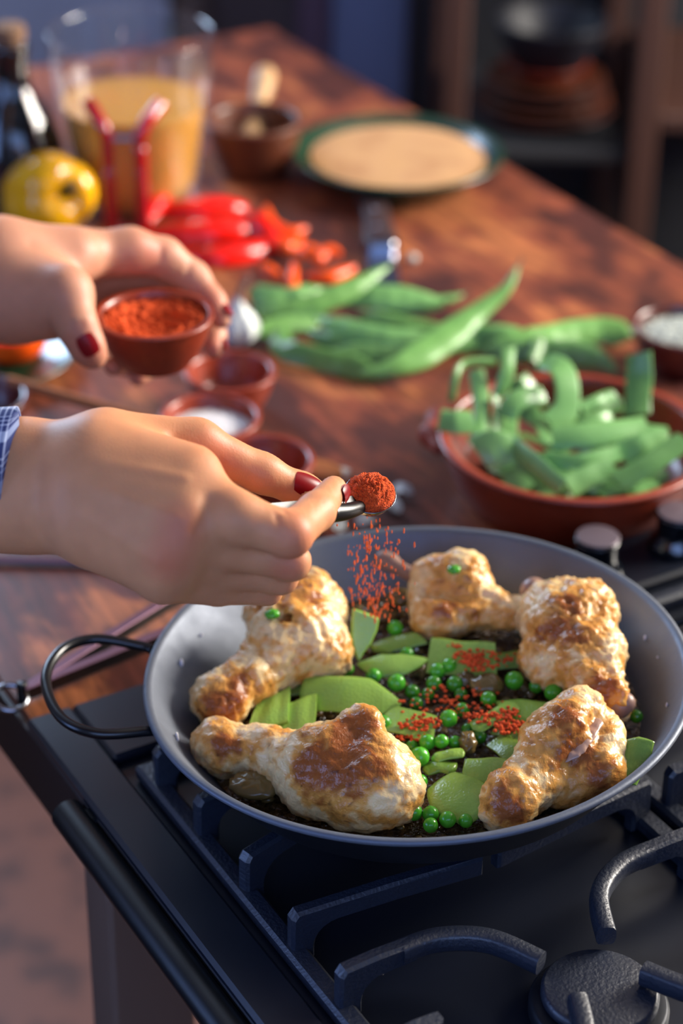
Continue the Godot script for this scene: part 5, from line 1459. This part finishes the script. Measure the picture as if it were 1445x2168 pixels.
	var er := Vector3(-0.3725, 0.2000, -0.9015)
	var el := Vector3(-0.4802, 0.1669, -1.2305)
	var mid := (sr + sl) / 2
	var side := (sr - sl).normalized()
	part("shirt", skin([[mid - Vector3(0, 0.02, 0) + side * 0.10, mid - Vector3(0, 0.02, 0) - side * 0.10, 0.10, 0.10, 0.05], [mid + Vector3(0, -0.16, 0) + side * 0.06, mid + Vector3(0, -0.16, 0) - side * 0.06, 0.115, 0.115, 0.05], [mid + Vector3(0, -0.40, 0) + side * 0.06, mid + Vector3(0, -0.40, 0) - side * 0.06, 0.105, 0.105, 0.06],
		[sr, er, 0.062, 0.043, 0.03], [sl, el, 0.062, 0.043, 0.03], [er, er.lerp(Vector3(-0.1566, 0.2417, -0.9064), 0.3), 0.043, 0.038, 0.02], [el, el.lerp(Vector3(-0.2202, 0.2029, -1.2227), 0.3), 0.044, 0.042, 0.02]], 0.011), M.plaid_shirt, o)
	part("trousers", skin([[mid + Vector3(0, -0.50, 0) + side * 0.07, mid + Vector3(0, -0.50, 0) - side * 0.07, 0.115, 0.115, 0.04], [mid + Vector3(0, -0.56, 0) + side * 0.09, mid + Vector3(0, -1.30, 0) + side * 0.11, 0.090, 0.050, 0.03], [mid + Vector3(0, -0.56, 0) - side * 0.09, mid + Vector3(0, -1.30, 0) - side * 0.11, 0.090, 0.050, 0.03]], 0.012), M.dark_cloth, o)
	var top := mid + Vector3(0, 0.20, 0) + ACROSS * 0.05
	var face := (ACROSS * 0.85 - Vector3.UP * 0.5).normalized()
	var crown := face.cross(side).normalized()
	if crown.y < 0.0:
		crown = -crown
	var hd := skin([[mid + Vector3(0, 0.04, 0), top, 0.052, 0.050, 0.02], [top, top + crown * 0.06, 0.072, 0.085, 0.03], [top + face * 0.03 - crown * 0.03, top + face * 0.055 - crown * 0.045, 0.048, 0.030, 0.03], [top + face * 0.085 + crown * 0.02, top + face * 0.105 - crown * 0.005, 0.008, 0.013, 0.012], [top + face * 0.075 - crown * 0.042 + side * 0.015, top + face * 0.075 - crown * 0.042 - side * 0.015, 0.010, 0.010, 0.008], [top + side * 0.082 + crown * 0.03, top + side * 0.084 - crown * 0.005, 0.014, 0.010, 0.006], [top - side * 0.082 + crown * 0.03, top - side * 0.084 - crown * 0.005, 0.014, 0.010, 0.006]], 0.006, [[top + face * 0.100 + crown * 0.028 + side * 0.032, top + face * 0.100 + crown * 0.028 + side * 0.030, 0.016, 0.016, 0.010, true], [top + face * 0.100 + crown * 0.028 - side * 0.032, top + face * 0.100 + crown * 0.028 - side * 0.030, 0.016, 0.016, 0.010, true]])
	for k in hd.v.size():
		hd.c.append(Color(0.58, 0.30, 0.18))
	var hp0 := part("head", hd, M.skin, o)
	for s in [-1.0, 1.0]:
		part("eye", ball(top + face * 0.076 + crown * 0.027 + side * 0.031 * s, 0.0115, 0.0, 16), M.salt, hp0)
	part("hair", skin([[top + crown * 0.075 - face * 0.02, top + crown * 0.06 - face * 0.03, 0.090, 0.092, 0.03], [top + crown * 0.02 - face * 0.05, top - crown * 0.06 - face * 0.05, 0.075, 0.055, 0.03], [top + crown * 0.03 - face * 0.10, top - face * 0.12, 0.045, 0.040, 0.02]], 0.008), M.dark_hair, hp0)
	# the spoon in the right hand and its paprika
	var b := Vector3(0.0146, 0.2088, -0.9473)
	var sp := thing("measuring_spoon", "dark metal measuring spoon heaped with paprika in the right hand", "spoon", b)
	var tilt := Vector3(0.10, 0.94, 0.33).normalized()
	part("spoon_bowl", lathe([Vector2(0, -0.0098), Vector2(0.006, -0.0088), Vector2(0.0105, -0.0056), Vector2(0.0128, -0.0012), Vector2(0.0137, 0.0004), Vector2(0.0133, 0.0009), Vector2(0.0124, 0.0002), Vector2(0.0100, -0.0048), Vector2(0.0056, -0.0079), Vector2(0, -0.0088)], 40, b, tilt), M.steel, sp)
	part("spoon_handle", slab((Vector3(0.0095, 0.2079, -0.9399) + Vector3(-0.0374, 0.2303, -0.8915)) / 2, (Vector3(0.0095, 0.2079, -0.9399) - Vector3(-0.0374, 0.2303, -0.8915)) / 2, Vector3(0.0, 0.0012, 0.0004), Vector3(0.0, -0.0016, 0.0042), 0.0006), M.black_plastic, sp, "dark flat handle")
	part("handle_neck", tube([Vector3(-0.0053, 0.2149, -0.9173), Vector3(0.0030, 0.2107, -0.9264), Vector3(0.0120, 0.2052, -0.9418)], 0.0050, 0.0034, 12), M.black_plastic, sp)
	var fb := frame(tilt)
	var hp := heap(Vector3.ZERO, 0.0132, func(x, z):
		var q: float = (x * x + z * z) / 0.000174
		return 0.0078 * pow(maxf(0.0, 1.0 - q), 0.6) + 0.0016 * lump.get_noise_2d(x * 700.0, z * 700.0), 40, 18, 0.004)
	hp.moved(Transform3D(fb, b + tilt * 0.0004))
	single("paprika_heap", speckle(hp, 600.0, 0.0014), M.paprika, "heap of ground red paprika on the spoon in the right hand", "paprika", "", "stuff")
	# the small bowl in the left hand
	var c := Vector3(-0.1212, 0.1781, -1.2255)
	var hgt := 0.0345
	var base := c - Vector3.UP * hgt
	var bw := clay_bowl("small terracotta bowl of paprika held up by the left hand", base, 0.0378, hgt, M.terracotta)
	var crater := heap(c - Vector3.UP * 0.0105, 0.0318, func(x, z):
		var q: float = sqrt(x * x + z * z) / 0.0318
		return 0.0075 * smoothstep(0.25, 0.85, q) * (0.6 + 0.4 * absf(x) / 0.03) + 0.0035 * lump.get_noise_2d(x * 160.0, z * 160.0), 64, 30)
	single("paprika_in_bowl", speckle(crater, 350.0, 0.0022), M.paprika, "ground red paprika hollowed out in the bowl held by the left hand", "paprika", "", "stuff")


# ---------------------------------------------------------------- farther down the table, and the shelves behind
func strip(label: String, called: String, pts: Array, w: float, m: Material, face: Vector3, cat := "pepper piece", group := "cut peppers on the table") -> void:
	var path := curve(pts, 22)
	var g := ringed(path, func(u, a):
		var e := pow(sin(PI * clampf(u, 0.03, 0.97)), 0.35)
		var x := cos(a) * w * 0.5 * e
		return Vector3(x, sin(a) * 0.0032 - 9.0 * x * x / maxf(w * 10.0, 0.01) * 0.9, 0), 14, face)
	single(called, speckle(g, 120.0, 0.0012), m, label, cat, group)


func far_things() -> void:
	# peppers
	strip("long red pepper strip on top of the heap, with a white sheen", "red_pepper_strip", [Vector3(-0.1760, 0.0160, -1.7816), Vector3(-0.1405, 0.0240, -1.7747), Vector3(-0.1114, 0.0240, -1.7825), Vector3(-0.0907, 0.0160, -1.7917)], 0.026, M.red_pepper, Vector3(0, 0.9, 0.4))
	strip("red pepper strip in the middle of the heap", "red_pepper_strip", [Vector3(-0.1800, 0.0100, -1.7377), Vector3(-0.1418, 0.0180, -1.7310), Vector3(-0.1048, 0.0200, -1.7383), Vector3(-0.0724, 0.0120, -1.7606)], 0.026, M.red_pepper, Vector3(0, 0.8, 0.6))
	strip("red pepper strip at the front of the heap", "red_pepper_strip", [Vector3(-0.1489, 0.0050, -1.7111), Vector3(-0.1151, 0.0100, -1.6990), Vector3(-0.0831, 0.0100, -1.7156), Vector3(-0.0593, 0.0060, -1.7465)], 0.024, M.red_pepper, Vector3(0, 0.8, 0.6))
	strip("short red pepper strip at the left of the heap behind the left hand", "red_pepper_strip", [Vector3(-0.1762, 0.0200, -1.7460), Vector3(-0.1705, 0.0260, -1.7807), Vector3(-0.1624, 0.0200, -1.8103)], 0.020, M.red_pepper, Vector3(-0.3, 0.8, 0.5))
	strip("red pepper strip curling at the right end of the heap", "red_pepper_strip", [Vector3(-0.0978, 0.0180, -1.7647), Vector3(-0.0783, 0.0220, -1.7506), Vector3(-0.0653, 0.0140, -1.7382), Vector3(-0.0626, 0.0060, -1.7204)], 0.022, M.red_pepper, Vector3(0.2, 0.8, 0.6))
	for q in [["orange pepper slice at the back of the cut slices", [Vector3(-0.0724, 0.0200, -1.7827), Vector3(-0.0663, 0.0140, -1.7647), Vector3(-0.0510, 0.0120, -1.7487), Vector3(-0.0353, 0.0100, -1.7583)]], ["orange pepper slice in front of the heap", [Vector3(-0.0722, 0.0140, -1.6716), Vector3(-0.0625, 0.0120, -1.6617), Vector3(-0.0524, 0.0060, -1.6589)]], ["orange pepper slice standing at the front of the slices", [Vector3(-0.0446, 0.0160, -1.6682), Vector3(-0.0448, 0.0100, -1.6475), Vector3(-0.0416, 0.0040, -1.6321), Vector3(-0.0260, 0.0040, -1.6469)]], ["orange red pepper slice in the middle of the slices", [Vector3(-0.0404, 0.0140, -1.6928), Vector3(-0.0291, 0.0180, -1.6962), Vector3(-0.0206, 0.0100, -1.6826)]], ["orange red pepper slice with a white sheen", [Vector3(-0.0255, 0.0100, -1.6824), Vector3(-0.0160, 0.0180, -1.6947), Vector3(-0.0037, 0.0140, -1.6942)]], ["red orange pepper slice at the right end beside the knife", [Vector3(-0.0324, 0.0060, -1.6665), Vector3(-0.0122, 0.0080, -1.6628), Vector3(0.0071, 0.0060, -1.6847)]], ["short orange pepper slice between heap and slices", [Vector3(-0.0594, 0.0080, -1.7471), Vector3(-0.0522, 0.0120, -1.7173), Vector3(-0.0383, 0.0060, -1.7421)]]]:
		strip(q[0], "orange_pepper_slice", q[1], 0.012, M.orange_pepper, Vector3(0.1, 0.7, 0.7))
	# yellow pepper, lying with its stem end towards the right
	var c := ground(Vector3(-0.2690, 0.0000, -1.7703)) + Vector3.UP * 0.034
	var yp := thing("yellow_pepper", "whole yellow bell pepper on the table at the left edge behind the left hand", "bell pepper", c - Vector3.UP * 0.034)
	var ax := Vector3(0.62, 0.34, 0.70).normalized()
	var g := lathe([Vector2(0.0, -0.050), Vector2(0.014, -0.052), Vector2(0.028, -0.046), Vector2(0.037, -0.030), Vector2(0.041, -0.008), Vector2(0.044, 0.014), Vector2(0.043, 0.030), Vector2(0.037, 0.041), Vector2(0.028, 0.0465), Vector2(0.018, 0.0475), Vector2(0.0105, 0.044), Vector2(0.006, 0.038), Vector2(0, 0.036)], 72)
	for k in g.v.size():
		var p := g.v[k]
		var a := atan2(p.z, p.x)
		var f := 1.0 + 0.15 * (pow(absf(cos(a * 1.5 + 0.2)), 0.6) - 0.7)
		g.v[k] = 0.83 * Vector3(p.x * f, p.y * (1.0 + 0.10 * absf(cos(a * 1.5 + 0.6))), p.z * f)
	part("pepper_flesh", g.moved(Transform3D(frame(ax), c)), M.yellow_pepper, yp)
	part("pepper_stem", tube([c + ax * 0.026, c + ax * 0.036 + Vector3.UP * 0.002, c + ax * 0.045 + Vector3(0.002, 0.007, 0)], 0.0060, 0.0036, 14), M.stem_green, yp, "short green stem")
	# dish with the tan food
	c = ground(Vector3(0.0477, 0.0260, -1.9102))
	var d := thing("green_dish", "dark green glazed dish of tan batter near the far edge of the table", "dish", c)
	part("dish_body", lathe([Vector2(0, 0), Vector2(0.066, 0), Vector2(0.070, 0.002), Vector2(0.086, 0.014), Vector2(0.0985, 0.0245), Vector2(0.1005, 0.0262), Vector2(0.1000, 0.0280), Vector2(0.0970, 0.0285), Vector2(0.0870, 0.0215), Vector2(0.070, 0.008), Vector2(0, 0.006)], 96, c), M.green_glaze, d)
	single("tan_batter", lathe([Vector2(0, 0.014), Vector2(0.076, 0.014), Vector2(0.0845, 0.0200), Vector2(0.082, 0.0222), Vector2(0.06, 0.0230), Vector2(0.02, 0.0226), Vector2(0, 0.0225)], 72, c), M.tan_food, "smooth tan batter filling the green dish", "batter", "", "stuff")
	# knife
	var k0 := Vector3(0.0228, 0.0080, -1.8590)
	var k1 := Vector3(0.0310, 0.0080, -1.7277)
	var k2 := Vector3(0.0382, 0.0040, -1.6210)
	var kn := thing("kitchen_knife", "kitchen knife with dark riveted handle lying below the green dish", "knife", ground(k1))
	var kw := (k1 - k0).normalized()
	var ks := kw.cross(Vector3.UP).normalized()
	var kh := part("knife_handle", ringed(curve([k0, k0.lerp(k1, 0.5), k1], 20), func(u, a): return Vector3(signf(cos(a)) * pow(absf(cos(a)), 0.6) * (0.0140 + 0.0015 * cos(u * TAU)), signf(sin(a)) * pow(absf(sin(a)), 0.6) * 0.0085, 0), 20, Vector3.UP), M.knife_handle, kn)
	part("bolster", slab(k1 + kw * 0.004, kw * 0.006, Vector3.UP * 0.0078, ks * 0.0122, 0.002), M.steel, kn)
	part("blade", extrude(PackedVector2Array([Vector2(0, -0.012), Vector2(0, 0.014), Vector2(0.08, 0.016), Vector2(0.13, 0.008), Vector2(0.155, -0.012)]), k1 + kw * 0.009 + Vector3.DOWN * 0.002, (k2 - k1).normalized(), ks, 0.0022, 0.0008), M.steel, kn)
	for u in [0.2, 0.5, 0.8]:
		var p := k0.lerp(k1, u) + Vector3.UP * 0.0082
		part("rivet", lathe([Vector2(0, 0.0012), Vector2(0.002, 0.001), Vector2(0.0028, 0)], 14, p), M.steel, kh)
	# mortar and pestle
	c = ground(Vector3(-0.0896, 0.0000, -1.9197))
	var mo := thing("wooden_mortar", "brown wooden mortar bowl behind the jug of juice", "mortar", c)
	part("mortar_bowl", lathe(bowl_profile(0.0465, 0.054, 0.032, 0.0065), 64, c), M.mortar_wood, mo)
	var p0 := c + Vector3(-0.006, 0.016, 0.004)
	var p1 := Vector3(-0.0826, 0.0583, -2.0259)
	single("pestle", relax(skin([[p0, p0.lerp(p1, 0.22), 0.0120, 0.0125, 0.008], [p0.lerp(p1, 0.22), p0.lerp(p1, 0.45), 0.0100, 0.0080, 0.010], [p0.lerp(p1, 0.45), p0.lerp(p1, 0.85), 0.0078, 0.0090, 0.008], [p0.lerp(p1, 0.85), p1, 0.0105, 0.0115, 0.006]], 0.002), 2), M.pale_wood, "pale wooden pestle leaning in the wooden mortar", "pestle")
	# jug of juice
	c = ground(Vector3(-0.1934, 0.0000, -1.8353))
	var j := thing("glass_jug", "clear glass jug of orange juice with a red handle", "jug", c)
	part("jug_body", lathe([Vector2(0, 0.001), Vector2(0.050, 0.001), Vector2(0.054, 0.004), Vector2(0.058, 0.03), Vector2(0.064, 0.07), Vector2(0.070, 0.115), Vector2(0.0735, 0.160), Vector2(0.0745, 0.1625), Vector2(0.0725, 0.1635), Vector2(0.0705, 0.160), Vector2(0.067, 0.115), Vector2(0.061, 0.07), Vector2(0.055, 0.03), Vector2(0.050, 0.008), Vector2(0, 0.007)], 72, c), M.clear_glass, j)
	single("orange_juice", lathe([Vector2(0, 0.0075), Vector2(0.0495, 0.0085), Vector2(0.0545, 0.03), Vector2(0.0605, 0.07), Vector2(0.0645, 0.098), Vector2(0.0640, 0.0995), Vector2(0, 0.0995)], 72, c), M.juice, "cloudy orange juice filling the glass jug to two thirds", "juice", "", "stuff")
	var hf := Vector3(0.0, 0, 1).normalized()
	var hs := Vector3(1, 0, 0.0).normalized()
	for s in [-1.0, 1.0]:
		var q: Vector3 = c + hf * 0.078 + hs * 0.0145 * s
		part("handle_bar", tube([c + hf * 0.071 + hs * 0.031 * s + Vector3.UP * 0.122, q + hs * 0.006 * s + Vector3.UP * 0.112 + hf * 0.010, q + Vector3.UP * 0.098 + hf * 0.014, q + Vector3.UP * 0.050 + hf * 0.012, q + Vector3.UP * 0.008 + hf * 0.004], 0.0062, -1.0, 14, 40), M.red_plastic, j, "red handle bar")
	part("handle_foot", tube([c + hf * 0.082 + hs * 0.0145 + Vector3.UP * 0.009, c + hf * 0.080 + Vector3.UP * 0.007, c + hf * 0.082 - hs * 0.0145 + Vector3.UP * 0.009], 0.0048, -1.0, 12), M.red_plastic, j)
	part("handle_bridge", tube([c + hf * 0.092 + hs * 0.0145 + Vector3.UP * 0.098, c + hf * 0.092 - hs * 0.0145 + Vector3.UP * 0.098], 0.003, -1.0, 12), M.steel, j)
	# bottle of oil
	c = ground(Vector3(-0.2974, 0.0000, -1.8108))
	var bo := thing("oil_bottle", "dark glass oil bottle with a cork at the upper left edge", "bottle", c)
	part("bottle_glass", lathe([Vector2(0, 0.0009), Vector2(0.040, 0.0000), Vector2(0.043, 0.0035), Vector2(0.043, 0.0528), Vector2(0.041, 0.0704), Vector2(0.034, 0.0898), Vector2(0.024, 0.1056), Vector2(0.0168, 0.1197), Vector2(0.0150, 0.1320), Vector2(0.0150, 0.1514), Vector2(0.0172, 0.1522), Vector2(0.0172, 0.1575), Vector2(0.0150, 0.1584), Vector2(0.0110, 0.1584), Vector2(0.0110, 0.1320), Vector2(0.0125, 0.1214), Vector2(0.020, 0.1056), Vector2(0.031, 0.0880), Vector2(0.038, 0.0686), Vector2(0.040, 0.0510), Vector2(0.040, 0.0053), Vector2(0, 0.0044)], 64, c), M.bottle_glass, bo)
	part("cork", lathe([Vector2(0, 0.1452), Vector2(0.0105, 0.1452), Vector2(0.0112, 0.1602), Vector2(0.0145, 0.1619), Vector2(0.0150, 0.1725), Vector2(0.0135, 0.1751), Vector2(0, 0.1751)], 32, c), M.cork, bo)
	part("oil", lathe([Vector2(0, 0.0048), Vector2(0.0393, 0.0057), Vector2(0.0393, 0.0510), Vector2(0.0373, 0.0686), Vector2(0, 0.0704)], 48, c), M.mortar_wood, bo)
	shelves()


func shelves() -> void:
	var o := thing("shelf_rack", "dark wooden shelf rack behind the table at the right", "shelf", Vector3(0.4, -0.9, -2.75))
	for x in [[0.121, 0.151], [0.364, 0.398], [0.80, 0.83]]:
		part("post", box(x[0], x[1], -0.9, 0.9, -2.63, -2.60), M.shelf_wood, o)
		part("post", box(x[0], x[1], -0.9, 0.9, -2.98, -2.95), M.shelf_wood, o)
	for y in [-0.60, -0.235]:
		part("shelf_board", box(0.152, 0.363, y - 0.018, y, -2.97, -2.61), M.shelf_dark, o)
	for k in 5:
		part("slat", box(0.153, 0.362, -0.41 - 0.004 * k, -0.398 - 0.004 * k, -2.66 - 0.06 * k, -2.63 - 0.06 * k), M.shelf_dark, o)
	for y in [-0.55, -0.185, 0.2]:
		part("shelf_board", box(0.399, 0.799, y - 0.022, y, -2.97, -2.606), M.shelf_wood, o)
	part("back_panel", box(0.10, 0.84, -0.9, 0.9, -3.0, -2.985), M.shelf_dark, o)
	var c := Vector3(0.262, -0.2345, -2.735)
	var y := c.y
	for q in [["rust coloured plate at the bottom of the stack on the shelf", 0.094, "rust_plate"], ["brown plate second from the bottom of the stack on the shelf", 0.088, "mortar_wood"], ["reddish plate third from the bottom of the stack on the shelf", 0.083, "rust_plate"], ["olive brown plate fourth from the bottom of the stack on the shelf", 0.079, "mortar_wood"]]:
		var r: float = q[1]
		var at := Vector3(c.x, y, c.z)
		single("stacked_plate", lathe([Vector2(0, 0), Vector2(r * 0.6, 0), Vector2(r * 0.66, 0.003), Vector2(r * 0.97, 0.0135), Vector2(r, 0.0155), Vector2(r * 0.97, 0.0175), Vector2(r * 0.64, 0.0075), Vector2(r * 0.55, 0.0052), Vector2(0, 0.0050)], 56, at), M[q[2]], q[0], "plate", "plates stacked on the shelf")
		y += 0.0135
	single("clay_saucer", lathe([Vector2(0, 0), Vector2(0.035, 0), Vector2(0.055, 0.018), Vector2(0.057, 0.020), Vector2(0.054, 0.0205), Vector2(0.034, 0.005), Vector2(0, 0.004)], 48, Vector3(c.x, y, c.z)), M.terracotta, "orange clay saucer between the plates and the navy bowl on the shelf", "saucer")
	single("navy_bowl", lathe(bowl_profile(0.074, 0.074, 0.034, 0.005), 56, Vector3(c.x + 0.004, y + 0.0055, c.z)), M.navy_bowl, "dark navy bowl on top of the plate stack on the shelf", "bowl")
